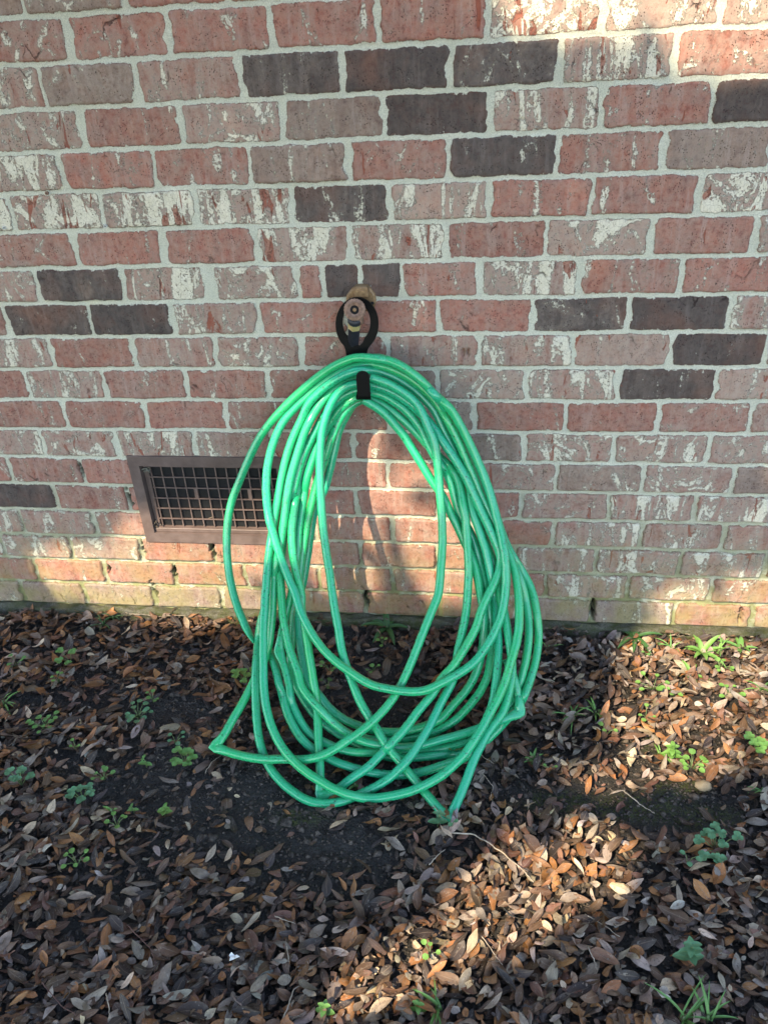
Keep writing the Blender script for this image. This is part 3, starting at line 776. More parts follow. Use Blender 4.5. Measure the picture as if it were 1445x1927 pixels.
    ([90], '56 -204 1515 26 3 -9 25 2 -10 25 1 -11 24 0 -13 24 0 -15 22 -2 -15 22 -2 -17 20 -4 -18 17 -5 -21 14 -7 -22 12 -9 -23 10 -8 -25 10 -7 -24 11 -7 -25 9 -7 -26 7 -7 -26 5 -8 -27 4 -8 -26 3 -9 -27 3 -7 -28 2 -8 -28 2 -8 -27 2 -10 -27 3 -10 -27 2 -10 -27 3 -11 -26 2 -11 -26 2 -12 -26 1 -13 -26 1 -13 -25 1 -13 -25 -1 -14 -25 -1 -15 -25 -1 -14 -24 -2 -16 -25 -1 -15 -23 -2 -15 -24 -2 -16 -24 -3 -16 -22 -7 -17 -22 -10 -16 -21 -10 -16 -20 -10 -17 -21 -10 -17 -20 -10 -17 -21 -9 -17 -20 -10 -18 -20 -9 -17 -20 -10 -17 -20 -9 -18 -20 -10 -17 -19 -10 -18 -19 -11 -17 -19 -11 -17 -19 -12 -17 -19 -13 -17 -17 -13 -20 -14 -15 -20 -12 -16 -20 -12 -17 -19 -10 -17 -19 -10 -19 -18 -10 -19 -14 -13 -21 -13 -12 -21 -13 -12 -22 -12 -10 -23 -12 -10 -21 -13 -10 -22 -12 -10 -23 -12 -9 -23 -11 -8 -25 -10 -5 -27 -4 -8 -28 -2 -8 -29 0 -5 -28 1 -4 -29 1 0 -27 -2 1 -28 -2 -1 -28 -3 0 -29 0 -1 -29 3 -1 -29 3 0 -29 4 1 -29 5 1 -30 5 3 -29 7 3 -28 7 4 -15 4 2 -14 3 2 9 9 4 8 10 5 15 19 11 12 20 12 10 22 14 10 21 13 11 22 13 11 23 12 10 23 12 10 24 13 9 24 12 8 25 11 9 25 13 9 24 14 10 23 15 10 21 17 11 19 19 10 12 26 8 14 26 5 14 26 3 14 26 3 15 25 2 16 25 2 16 25 2 16 25 0 16 24 0 17 25 0 16 24 1 17 24 1 17 25 6 7 31 7 9 29 6 13 27 7 13 25 6 13 26 5 13 27 5 12 27 5 11 27 5 12 27 5 10 28 5 11 27 4 9 28 6 9 29 5 11 26 6 12 27 7 11 26 8 11 26 9 10 26 9 10 26 10 9 27 10 8 26 10 8 26 11 7 27 13 7 26 13 8 24 13 14 21 15 10 22 16 10 21 18 9 20 19 9 19 20 10 18 22 8 15 24 8 13 25 6 10 27 4 7 27 3 5 14 0 1'),
    ([53, 217], '495 -293 927 11 -11 -24 11 -13 -23 11 -12 -24 11 -13 -23 11 -12 -23 11 -13 -24 11 -12 -23 11 -13 -24 11 -13 -23 10 -13 -23 9 -14 -23 6 -15 -23 4 -31 -13 3 -21 -19 4 -17 -22 8 -19 -19 9 -17 -19 6 -19 -20 5 -19 -20 5 -19 -20 5 -18 -20 5 -19 -20 5 -18 -20 4 -19 -20 3 -18 -20 2 -19 -20 0 -21 -18 -2 -20 -18 -4 -21 -18 -6 -20 -18 -6 -21 -17 -7 -20 -17 -8 -19 -16 -12 -19 -15 -16 -18 -14 -17 -18 -12 -15 -18 -13 -14 -18 -15 -12 -19 -14 -12 -21 -13 -12 -21 -12 -10 -21 -12 -9 -21 -13 -9 -22 -14 -8 -21 -13 -9 -21 -13 -9 -21 -12 -9 -21 -12 -10 -21 -12 -10 -20 -11 -10 -21 -12 -4 -11 -5 -5 -15 0 -12 7 0 -11 8 0 -21 18 0 -19 19 4 -18 20 4 -19 20 5 -19 20 4 -18 18 9 -18 17 9 -19 18 8 -19 18 8 -18 18 9 -18 14 14 -19 13 12 -20 16 11 -17 8 20 -15 13 18 -16 20 12 -16 20 12 -17 19 11 -17 16 15 -16 16 16 -16 16 16 -15 16 17 -14 18 16 -12 18 18 -12 18 17 -11 19 18 -12 19 17 -11 18 19 -11 16 21 -9 16 21 -8 17 21 -6 18 21 -6 17 22 -5 18 22 -7 17 21 -6 17 22 -7 18 22 -6 17 23 -5 17 22 -5 16 23 -5 17 23 -4 16 24 -5 17 23 -6 15 24 -5 16 24 -6 15 24 -4 14 25 -5 15 24 -4 14 25 -4 14 26 -3 13 25 -2 13 26 -3 13 26 -1 12 27 -2 12 26 -2 12 27 -1 10 27 0 11 27 0 10 27 1 10 28 1 9 27 2 9 28 2 8 28 4 8 27 4 8 28 7 7 27 8 6 27 10 7 27 11 6 26 13 7 25 15 5 24 17 6 22 20 6 17 24 6 12 26 4 6 27 3 1 28 3 -3 27 1 -6 26 0 -8 26 0 -9 25 -1 -12 24 -1 -13 24 -2 -15 23 -3 -16 21 -3 -17 21 -4 -19 20 -4 -19 19 -5 -19 19 -6 -20 17 -9 -20 16 -10 -21 15 -10 -21 17 -10 -20 16 -10 -21 17 -9 -21 15 -9 -21 15 -9 -22 15 -10 -22 14 -10 -22 13 -9 -24 12 -10 -24 11 -9 -24 12 -9 -24 12 -9 -24 12 -10 -24 13 -10 -23 13 -11 -23 12 -10 -24 12 -11 -23 11 -10 -24 12 -11 -24 10 -10 -25 7 -13 -24 0 -14 -23 -4 -17 -22 -9 -16 -21 -11 -17 -20 -11 -15 -21 -12 -16 -20 -12 -16 -20 -12 -15 -21 -9 -17 -20 -8 -16 -22 -7 -17 -21 -9 -16 -20 -12 -17 -20 -13 -16 -19 -13 -16 -18 -14 -17 -18 -14 -16 -18 -15 -16 -18 -16 -15 -17 -19 -13 -16 -18 -13 -16 -16 -14 -18 -12 -15 -19 -13 -18 -16 -16 -18 -14 -17 -18 -12 -17 -18 -13 -17 -18 -13 -15 -18 -13 -15 -18 -15 -16 -17 -13 -16 -18 -13 -18 -17 -12 -18 -14 -15 -17 -22 -5 -22 3 -33 -17 -18 -11 -18 -16 -12 -18 -18 -10 -19 -16 -8 -21 -14 -9 -22 -14 -8 -21 -14 -9 -21 -14 -10 -20 -13 -10 -22 -13 -9 -23 -11 -6 -24 -10 -2 -13 -4 0 -2 16 1 -4 22 15 -3 22 13 -4 23 13 -4 23 13 -5 24 13 -3 20 18 -4 21 16 -5 24 14 -5 24 13 -4 25 13 -5 25 13 -5 26 13 -5 23 15 -4 20 19 -4 17 22 -6 16 23 -6 16 23 -6 17 22 -5 17 21 -6 17 22 -6 18 22 -6 17 21 -5 19 21 -6 18 22 -6 18 21 -6 18 21 -7 18 22 -9 18 21 -6 16 21 -2 17 23 0 16 22 -5 16 23 -7 15 24 -9 15 23 -7 15 24 -7 15 24 -6 15 24 -5 15 25 -3 15 25 -3 15 25 0 14 25 0 15 25 3 14 26 3 14 25 4 14 26 3 15 25 -1 36 12 4 17 23 5 19 23 6 18 22 9 13 25 10 10 26 10 10 26 12 11 25 13 10 25 12 11 25 11 9 25 11 10 26 12 9 23 19 8 19 22 8 15 22 8 16 17 11 18 16 13 20 18 13 17 22 14 12 23 14 10'),
    ([9], '661 -651 356 12 -15 -21 12 -15 -22 10 -15 -22 10 -15 -22 7 -16 -22 6 -15 -24 4 -28 -11 4 -20 -20 1 -10 -9 -12 -7 -2 -26 -14 -4 -25 -14 -4 -26 -13 -2 -26 -12 -3 -26 -12 -2 -26 -1 -15 -26 -1 -14 -26 -8 -7 -26 -7 -6 -27 -7 -6 -26 -7 -5 -27 -6 -5 -27 -7 -5 -26 -7 -6 -27 -7 -5 -27 -7 -4 -27 -6 -3 -28 -5 -2 -27 -5 1 -27 -3 4 -28 -1 5 -26 -5 10 -29 2 1 -28 4 2 -27 4 4 -27 5 6 -26 7 9 -25 7 10 -24 7 13 -23 8 14 -22 8 15 -21 8 18 -20 8 18 -20 10 17 -21 14 13 -22 18 11 -21 18 11 -17 18 13 -13 20 15 -8 21 17 -10 19 18 -13 19 18 -12 18 19 -12 17 20 -10 18 20 -9 17 22 -7 17 22 -7 16 23 -6 17 22 -6 18 22 -4 19 22 -4 19 22 -3 18 23 -3 17 23 -3 17 24 -3 18 23 -8 34 11 -1 19 23 2 17 24 4 14 26 4 14 26 4 13 27 4 13 27 3 12 27 3 12 27 5 11 27 10 10 26 11 10 25 11 4 30 9 6 30 7 12 26 7 11 26 8 11 26 8 11 26 10 10 26 12 9 25 13 9 25 15 9 24 14 8 25 14 8 24 14 8 24 14 8 24 17 7 22 19 7 22 20 6 20 21 6 18 23 5 17 25 4 13 26 4 9 27 1 4 27 0 -3 27 -2 -7 27 -1 -7 26 -2 -10 24 -3 -13 24 -4 -14 23 -5 -15 21 -5 -17 20 -6 -19 18 -7 -20 17 -7 -21 16 -8 -21 13 -10 -23 11 -10 -24 12 -10 -23 13 -8 -24 15 -7 -23 16 -7 -22 17 -4 -24 13 9 -32 13 -8 -25 10 -7 -26 8 -9 -27 7 -9 -26 8 -9 -27 8 -9 -27 12 -8 -25 14 -10 -23 15 -9 -23 14 -11 -23 12 -10 -24 11 -12 -25 9 -12 -24 8 -12 -26 7 -13 -24 8 -15 -24 7 -16 -23 7 -17 -22 6 -16 -23 5 -18 -22 4 -20 -20 5 -18 -21 6 -15 -24 5 -13 -26 4 -15 -23 3 -16 -24 1 -17 -23 0 -17 -22 -1 -17 -23 -2 -17 -22 -4 -17 -23 -4 -17 -22 -6 -17 -22 -9 -16 -21 -12 -16 -20 -13 -16 -20 -16 -14 -18 -17 -14 -18 -18 -14 -18 -19 -13 -17 -19 -12 -17 -22 -11 -16 -23 -9 -14 -24 -9 -12 -25 -10 -10 -26 -9 -8 -27 -8 -7 -27 -7 -6 -27 -6 -5 -28 -4 -4 -29 -3 -3 -28 -4 -1 -28 -4 2 -29 -5 3 -27 -7 7 -27 -6 9 -27 -4 13 -13 -2 6'),
    ([98], '372 -142 1307 13 -8 -25 12 -8 -24 12 -7 -25 12 -7 -25 10 -7 -26 8 -8 -27 6 -8 -27 5 -9 -27 5 -10 -27 5 -10 -27 7 -9 -26 9 -9 -26 12 -8 -26 15 -6 -25 16 -6 -24 16 -10 -22 14 -9 -23 14 -10 -24 14 -9 -25 14 -9 -24 14 -8 -25 15 -7 -25 17 -6 -23 19 -6 -23 17 -9 -22 16 -14 -20 13 -36 -5 12 -13 -23 10 -11 -25 9 -10 -26 8 -10 -28 6 -12 -26 5 -16 -23 4 -18 -23 3 -18 -22 2 -21 -19 1 -21 -20 -1 -19 -21 -2 -20 -21 -3 -18 -21 -4 -17 -22 -5 -17 -23 -7 -16 -23 -6 -16 -23 -7 -15 -23 -8 -15 -24 -8 -15 -22 -12 -17 -19 -16 -16 -17 -18 -16 -15 -20 -17 -11 -21 -22 -6 -20 -19 -10 -20 -18 -10 -20 -17 -11 -22 -14 -10 -24 -12 -7 -25 -11 -6 -27 -9 -6 -26 -7 -6 -27 -5 -7 -28 -1 -10 -28 -4 -6 -27 -4 -3 -28 -3 -3 -29 -3 -1 -28 -2 0 -28 -3 2 -27 -12 13 -27 -8 7 -27 -10 7 -28 -1 -4 -28 -4 -2 -29 -3 -1 -28 -1 0 -28 0 1 -28 2 3 -28 3 5 -28 5 6 -27 7 7 -26 6 8 -27 8 8 -24 10 10 -22 12 13 -19 15 15 -17 15 17 -15 17 17 -14 17 17 -13 18 19 -6 10 26 -6 21 18 -5 19 19 -9 19 19 -10 20 20 -10 18 19 -12 19 19 -12 18 20 -6 10 9 1 10 10 2 21 20 3 20 20 3 21 21 4 20 21 5 18 22 6 16 24 8 17 23 7 16 23 6 16 24 3 17 24 3 16 25 4 16 25 4 15 24 4 16 25 3 15 25 2 16 25 0 15 26 1 15 25 2 16 25 4 15 25 4 15 25 5 15 26 4 14 25 4 15 25 4 14 26 8 1 33 8 6 30 9 8 28 10 9 26 10 9 27 10 10 26 11 9 26 12 10 24 14 12 24 14 12 22 16 4 25 17 6 24 17 5 24 20 4 22 22 2 20 25 -1 18 24 7 12 25 5 5 25 2 -2 25 -1 -10 25 -1 -11 25 -2 -13 23 -3 -15 22 -5 -16 22 -5 -18 22 -4 -18 21 -5 -19 20 -5 -19 19 -5 -20 20 -5 -21 19 -5 -20 20 -6 -20 20 -6 -19 21 -7 -19 21 -8 -18 21 -10 -16 19 -22 -13 15 -10 -21 12 -13 -22 8 -14 -23 6 -15 -24 4 -16 -23 5 -16 -23 6 -12 -25 5 -11 -26 3 -11 -26 2 -13 -26 3 -13 -25 2 -14 -25 3 -14 -24 2 -14 -25 2 -14 -26 1 -13 -25 0 -13 -26 -1 -15 -24 -1 -14 -25 -1 -16 -24 -1 -15 -24 -2 -16 -24 -3 -16 -23 -4 -17 -22 -5 -17 -23 -5 -17 -22 -6 -17 -21 -6 -18 -22 -5 -18 -21 -3 -18 -21 -4 -18 -22 -3 -19 -20 -5 -19 -19 -8 -20 -17 -12 -19 -16 -13 -20 -15 -12 -19 -16 -12 -20 -15 -11 -20 -16 -11 -21 -15 -11 -20 -15 -12 -20 -13 -13 -21 -14 -13 -21 -12 -13 -21 -12 -14 -21 -11 -14 -21 -10 -15 -21 -8 -16 -20 -10 -18 -13 -15 -19 -13 -14 -20 -12 -13 -22 -12 -11 -22 -12 -9 -23 -12 -7 -24 -12 -6 -23 -11 -5 -24 -11 -5 -24 -12 -4 -23 -13 0 -25 -10 0 -26 -7 0 -26 -4 0 -27 0 0 -28 4 0 -27 9 0 -28 12 0 -26 16 1 -26 16 2 -25 16 4 -24 18 5 -23 19 6 -21 19 8 -19 20 9 -17 20 11 -15 19 15 -12 20 15 -11 21 15 -9 21 17 -7 21 17 -6 21 17 -6 21 18 -5 21 17 -4 21 19 -4 21 18 -4 21 19 -3 21 20 -3 22 18 -3 24 17 -3 26 14 -4 29 13 -4 32 10 -5 33 10 -4 35 9 0 21 20 5 12 29 6 13 28 8 13 26 10 13 26 9 14 25 7 14 26 5 15 26 2 14 26 1 14 27 2 14 26 3 14 27 3 14 26 3 14 27 3 14 26 3 13 27 3 13 27 3 13 27 4 13 27 3 13 27 6 12 26 7 12 27'),
    ([], '18 -183 1405 23 -1 -16 23 0 -15 23 -1 -17 21 -2 -18 19 -3 -21 18 -3 -21 18 -4 -21 18 -4 -22 17 -4 -23 14 -6 -23 15 -7 -24 15 -6 -24 15 -7 -23 15 -7 -24 14 -7 -23 15 -8 -24 16 -7 -23 17 -8 -22 16 -8 -22 16 -8 -22 13 -11 -23 12 -11 -23 12 -12 -23 14 -11 -23 13 -9 -24 13 -11 -24 12 -10 -24 12 -12 -23 13 -12 -23 13 -13 -22 11 -15 -22 10 -15 -22 7 -16 -22 7 -16 -23 6 -17 -22 5 -17 -22 6 -18 -21 6 -19 -21 4 -15 -24 3 -13 -25 2 -12 -26 1 -12 -27 -1 -11 -27 -2 -13 -27 -3 -13 -26 -4 -14 -25 -5 -14 -25 -6 -14 -24 -9 -15 -23 -11 -15 -21 -13 -15 -21 -15 -15 -19 -17 -15 -18 -18 -14 -16 -19 -15 -16 -18 -15 -16 -17 -15 -15 -18 -15 -14 -23 -13 -10 -25 -9 -9 -26 -9 -7 -27 -8 -6 -27 -8 -5 -27 -7 -3 -28 -6 -2 -28 -4 0 -29 -1 -1 -29 1 0 -29 4 -1 -29 6 0 -28 8 2 -29 8 4 -28 8 4 -27 8 6 -26 10 9 -25 12 10 -23 12 13 -22 13 14 -19 15 16 -20 14 16 -19 14 16 -19 13 16 -16 16 18 -11 17 21 -9 17 21 -7 18 22 -7 18 23 -6 17 22 -5 18 23 -4 17 24 -4 17 23 -4 17 24 -2 17 24 1 17 24 3 17 24 2 16 24 -1 16 25 -2 15 25 0 15 26 2 15 25 3 15 26 3 15 26 3 14 26 5 14 26 5 13 27 6 13 27 6 12 27 5 12 27 7 12 27 6 11 27 7 11 27 8 11 27 8 10 27 9 10 27 9 10 27 10 9 27 10 9 27 11 9 26 9 8 27 10 9 27 10 8 27 10 8 26 11 13 23 12 9 25 14 8 25 16 6 23 20 5 21 22 6 18 23 12 10 26 9 8')
]

t = NT('green_hose_vinyl')
hv = t.attr('hv'); sx = t.n('ShaderNodeSeparateXYZ'); t.L(hv, sx.inputs[0]); hl, ha, hs = sx.outputs
p = t.pos()
c1 = t.n('ShaderNodeCombineXYZ'); t.L(t.math('MULTIPLY', hl, 1.0), c1.inputs[0]); t.L(hs, c1.inputs[1])
slow = t.noise(c1.outputs[0], 2.2, 2, .5)
c = t.mix(t.ramp(slow, .35, .66), (.0015, .34, .165), (.009, .385, .095))
c = t.mix(t.ramp(t.noise(p, 40, 3), .4, .75, 0, .35), c, (.010, .33, .20))
# reinforcing braid seen through the skin
d1 = t.math('PINGPONG', t.math('ADD', t.math('MULTIPLY', hl, 160), t.math('MULTIPLY', ha, 3.0)), .5)
d2 = t.math('PINGPONG', t.math('SUBTRACT', t.math('MULTIPLY', hl, 160), t.math('MULTIPLY', ha, 3.0)), .5)
br = t.math('MULTIPLY', t.ramp(d1, .12, .4), t.ramp(d2, .12, .4))
c = t.mix(t.ramp(br, 0, 1, .26, 0), c, (.008, .38, .21))
dk = t.math('MULTIPLY', t.math('MAXIMUM', t.ramp(t.noise(p, 210, 3, .7), .605, .64), t.ramp(t.noise(p, 75, 4, .7), .64, .67)), t.ramp(t.noise(c1.outputs[0], 3.1, 1, .5), .42, .56))
c = t.mix(t.math('MULTIPLY', dk, .9), c, (.012, .022, .014))
film = t.ramp(t.noise(p, 90, 4, .7), .50, .80, 0, .14)
c = t.mix(film, c, (.03, .22, .13))
h_ = t.math('ADD', t.math('MULTIPLY', br, .35), t.math('MULTIPLY', t.noise(p, 60, 2), .6))
rid = t.math('PINGPONG', t.math('MULTIPLY', ha, 10), .5)
h_ = t.math('ADD', h_, t.math('MULTIPLY', rid, .5))
t.bump(h_, .22, .0007)
t.b.inputs['Coat Weight'].default_value = .40; t.b.inputs['Coat Roughness'].default_value = .14
m_hose = t.fin(c, t.ramp(t.noise(p, 130, 3), .3, .7, .24, .38), 0, .5)


def sweep(P, kinks, sid, n=16, r0=.0096):
    P = P.copy()
    seg = np.linalg.norm(np.diff(P, axis=0), axis=1); S = np.r_[0, np.cumsum(seg)]
    ks = [S[k] for k in kinks]
    # resample on a spline (between kinks) at 6 mm
    qs = []; qd = []
    b_ = [0] + list(kinks) + [len(P) - 1]
    out = []; sl = []
    for a, c_ in zip(b_[:-1], b_[1:]):
        if c_ <= a: continue
        X_ = P[a:c_ + 1]; s_ = S[a:c_ + 1]
        m_ = np.gradient(X_, s_, axis=0) if len(X_) > 2 else np.repeat((X_[1:] - X_[:1]) / (s_[1] - s_[0]), 2, 0)
        q_ = np.linspace(s_[0], s_[-1], max(3, int((s_[-1] - s_[0]) / .006)))
        k_ = np.clip(np.searchsorted(s_, q_) - 1, 0, len(s_) - 2)
        h = (s_[k_ + 1] - s_[k_])[:, None]; u = ((q_ - s_[k_]) / (s_[k_ + 1] - s_[k_]))[:, None]
        R = (2 * u ** 3 - 3 * u ** 2 + 1) * X_[k_] + (u ** 3 - 2 * u ** 2 + u) * h * m_[k_] + (-2 * u ** 3 + 3 * u ** 2) * X_[k_ + 1] + (u ** 3 - u ** 2) * h * m_[k_ + 1]
        if out: R = R[1:]; q_ = q_[1:]
        out.append(R); sl.append(q_)
    Q = np.vstack(out); s = np.concatenate(sl)
    T = np.gradient(Q, axis=0); T /= np.linalg.norm(T, axis=1)[:, None] + 1e-12
    kap = np.linalg.norm(np.gradient(T, axis=0), axis=1)
    N = np.cross(T[0], (0, 0, 1.0)); N /= np.linalg.norm(N)
    V = []; A = []
    wob = fbm(s * 7, np.full_like(s, sid * 3.1), 5, 2) - .5
    for i in range(len(Q)):
        N = N - T[i] * (N @ T[i]); N /= np.linalg.norm(N) + 1e-12
        B = np.cross(T[i], N)
        fl = 0; pn = None
        for kk, ki in zip(ks, kinks):
            f = math.exp(-((s[i] - kk) / .020) ** 2)
            if f > .02:
                t0 = P[ki] - P[max(ki - 3, 0)]; t1 = P[min(ki + 3, len(P) - 1)] - P[ki]
                pl = np.cross(t0, t1); pl /= np.linalg.norm(pl) + 1e-9; fl = f; pn = pl
        r = r0 * (1 + .05 * wob[i])
        ov = .04 + .05 * wob[i]
        for k in range(n):
            a = 2 * math.pi * k / n
            v = N * math.cos(a) + B * math.sin(a)
            w_ = v * r
            if fl:
                cp = v @ pn; rest = v - cp * pn
                w_ = r * (pn * cp * (1 - .62 * fl) + rest * (1 + .30 * fl))
            V.append(Q[i] + w_); A.append((s[i], k / n, sid))
    m = len(Q)
    F = [(i * n + k, i * n + (k + 1) % n, (i + 1) * n + (k + 1) % n, (i + 1) * n + k) for i in range(m - 1) for k in range(n)]
    F.append(tuple(range(n - 1, -1, -1))); F.append(tuple((m - 1) * n + k for k in range(n)))
    return V, F, A


HV = []; HF = []; HA = []
for sid, (kk, txt) in enumerate(HOSE):
    a = np.cumsum(np.array(txt.split(), float).reshape(-1, 3), axis=0) / 2000
    v, f, at_ = sweep(a, kk, sid)
    n0 = len(HV); HV += v; HF += [tuple(i + n0 for i in q_) for q_ in f]; HA += at_
hose = mesh('garden_hose', np.array(HV), HF, m_hose, None, True, {'hv': ('FLOAT_VECTOR', np.array(HA))})
tag(hose, 'long green vinyl garden hose hung in tangled loops from the black hook', 'hose')

# ------------------------------------------------------------------ wall anchors
m_anch = simple('white_plastic_anchor', (.42, .42, .38), (.60, .60, .55), 200, .5)
for (u, v, lb) in ((90, 363, 'dark screw plug sticking out of the mortar joint at the upper left'),
                   (200, 425, 'white plastic screw anchor in a speckled brick above the dark brick'),
                   (10, 428, 'white plastic screw anchor at the left edge of the wall')):
    q = on_wall(u, v)
    e_ = empty('wall_anchor', (q[0], 0, q[2]), lb, 'screw anchor', 'screw anchors in the brick wall')
    b = MB(); b.lathe([(.0030, .001), (.0042, -.0035), (.0040, -.0048), (.0022, -.0050), (.0020, .000)], (q[0], 0, q[2]), (0, 1, 0), 16, False)
    b.build('plug', m_anch if u != 90 else m_brz, e_, True)
    b = MB(); b.lathe([(.0001, -.0012), (.0020, -.0012), (.0020, .002)], (q[0], 0, q[2]), (0, 1, 0), 12, False); b.build('screw', m_black, e_, True)

# ------------------------------------------------------------------ dead leaves
t = NT('dead_leaf')
lc = t.attr('lc', 'Color'); uv = t.attr('luv'); sx = t.n('ShaderNodeSeparateXYZ'); t.L(uv, sx.inputs[0]); lt, ls, lr = sx.outputs
cc = t.n('ShaderNodeCombineXYZ'); t.L(lt, cc.inputs[0]); t.L(ls, cc.inputs[1]); t.L(lr, cc.inputs[2])
q = t.mapv(cc.outputs[0], (3, .9, 40))
c = t.mix(t.ramp(t.noise(q, 1.6, 4, .6), .35, .7, 0, .65), lc, t.mix(.62, lc, (.030, .018, .013)))
c = t.mix(t.ramp(t.noise(q, 3.5, 3, .6), .60, .68, 0, .65), c, (.045, .028, .020))
c = t.mix(t.ramp(t.noise(q, 2.3, 2, .6), .62, .74, 0, .55), c, (.30, .26, .21))
mid = t.ramp(t.math('ABSOLUTE', ls), .10, .02)
c = t.mix(t.math('MULTIPLY', mid, .55), c, (.20, .14, .095))
vein = t.math('PINGPONG', t.math('ADD', t.math('MULTIPLY', lt, 9), t.math('MULTIPLY', t.math('ABSOLUTE', ls), -2.4)), .5)
hh = t.math('ADD', t.math('MULTIPLY', t.ramp(vein, .0, .12), .25), t.math('MULTIPLY', mid, -.5))
hh = t.math('ADD', hh, t.math('MULTIPLY', t.noise(q, 5, 3), .6))
t.bump(hh, .5, .0010)
m_leaf = t.fin(c, t.ramp(t.noise(q, 2, 2), .3, .7, .42, .75), 0, .45)
NLT, NLS = 8, 3
LT = np.linspace(0, 1, NLT); LSs = np.linspace(-1, 1, NLS)
LTg, LSg = np.meshgrid(LT, LSs, indexing='ij')
LF = np.array([(i * NLS + k, i * NLS + k + 1, (i + 1) * NLS + k + 1, (i + 1) * NLS + k) for i in range(NLT - 1) for k in range(NLS - 1)])
PAL = {'rust-brown': (.260, .110, .036), 'dark brown': (.115, .064, .036), 'blackish brown': (.042, .029, .022), 'grey-brown': (.255, .195, .145),
       'silvery grey': (.31, .265, .21), 'tan': (.44, .32, .21), 'reddish brown': (.165, .078, .045)}
PN = list(PAL)


def leaf_geo(Ln, Wd, cup, bend, twist, skew, R, P, cut=1.0):
    LTc = LTg * (cut + .08 * (1 - cut > .01) * np.sin(LSg * 5 + skew * 60))
    prof = np.sin(math.pi * np.clip(LTc, 0, 1) ** (1.0 + skew)) ** .62 * (1 - .10 * LTg)
    prof = np.maximum(prof, .05)
    x = (LTc - .5) * Ln
    y = LSg * Wd * .5 * prof
    z = cup * Wd * (LSg ** 2) * prof + bend * Ln * ((LTg - .5) * 2) ** 2 * .25 + .06 * Wd * np.sin(LTg * 9 + LSg * 2 + skew * 30)
    a = twist * (LTg - .5)
    y, z = y * np.cos(a) - z * np.sin(a), y * np.sin(a) + z * np.cos(a)
    return np.stack([x, y, z], -1).reshape(-1, 3) @ R.T + P


def rotm(yaw, pitch, roll):
    return np.array((Matrix.Rotation(yaw, 3, 'Z') @ Matrix.Rotation(pitch, 3, 'Y') @ Matrix.Rotation(roll, 3, 'X')))


BARE = [(330, 1345, 150, 42, .75), (90, 1320, 110, 26, .7), (330, 1490, 100, 70, .75), (480, 1480, 60, 60, .9), (600, 1590, 170, 60, 1.0), (430, 1600, 60, 60, .5), (700, 1660, 70, 50, .8), (560, 1500, 90, 40, .9),
        (640, 1400, 130, 80, .85), (760, 1400, 100, 100, .8), (700, 1250, 110, 60, .45), (700, 1330, 110, 60, .6), (700, 1190, 200, 16, .5), (200, 1500, 80, 30, .55), (280, 1430, 60, 25, .6),
        (940, 1500, 60, 70, .5), (1050, 1500, 90, 28, .75), (1200, 1525, 120, 28, .8), (1340, 1545, 110, 34, .7), (860, 1600, 60, 40, .35), (1300, 1490, 130, 22, .5), (1020, 1390, 50, 30, .4)]


def density(P):
    uv = project(P); s = np.ones(len(P))
    for (u, v, a, b_, k) in BARE:
        s = s * (1 - k * np.exp(-(((uv[:, 0] - u) / a) ** 2 + ((uv[:, 1] - v) / b_) ** 2) ** 1.3))
    return np.where((P[:, 1] < -1.4) | (abs(P[:, 0]) > 1.3), .8, s)


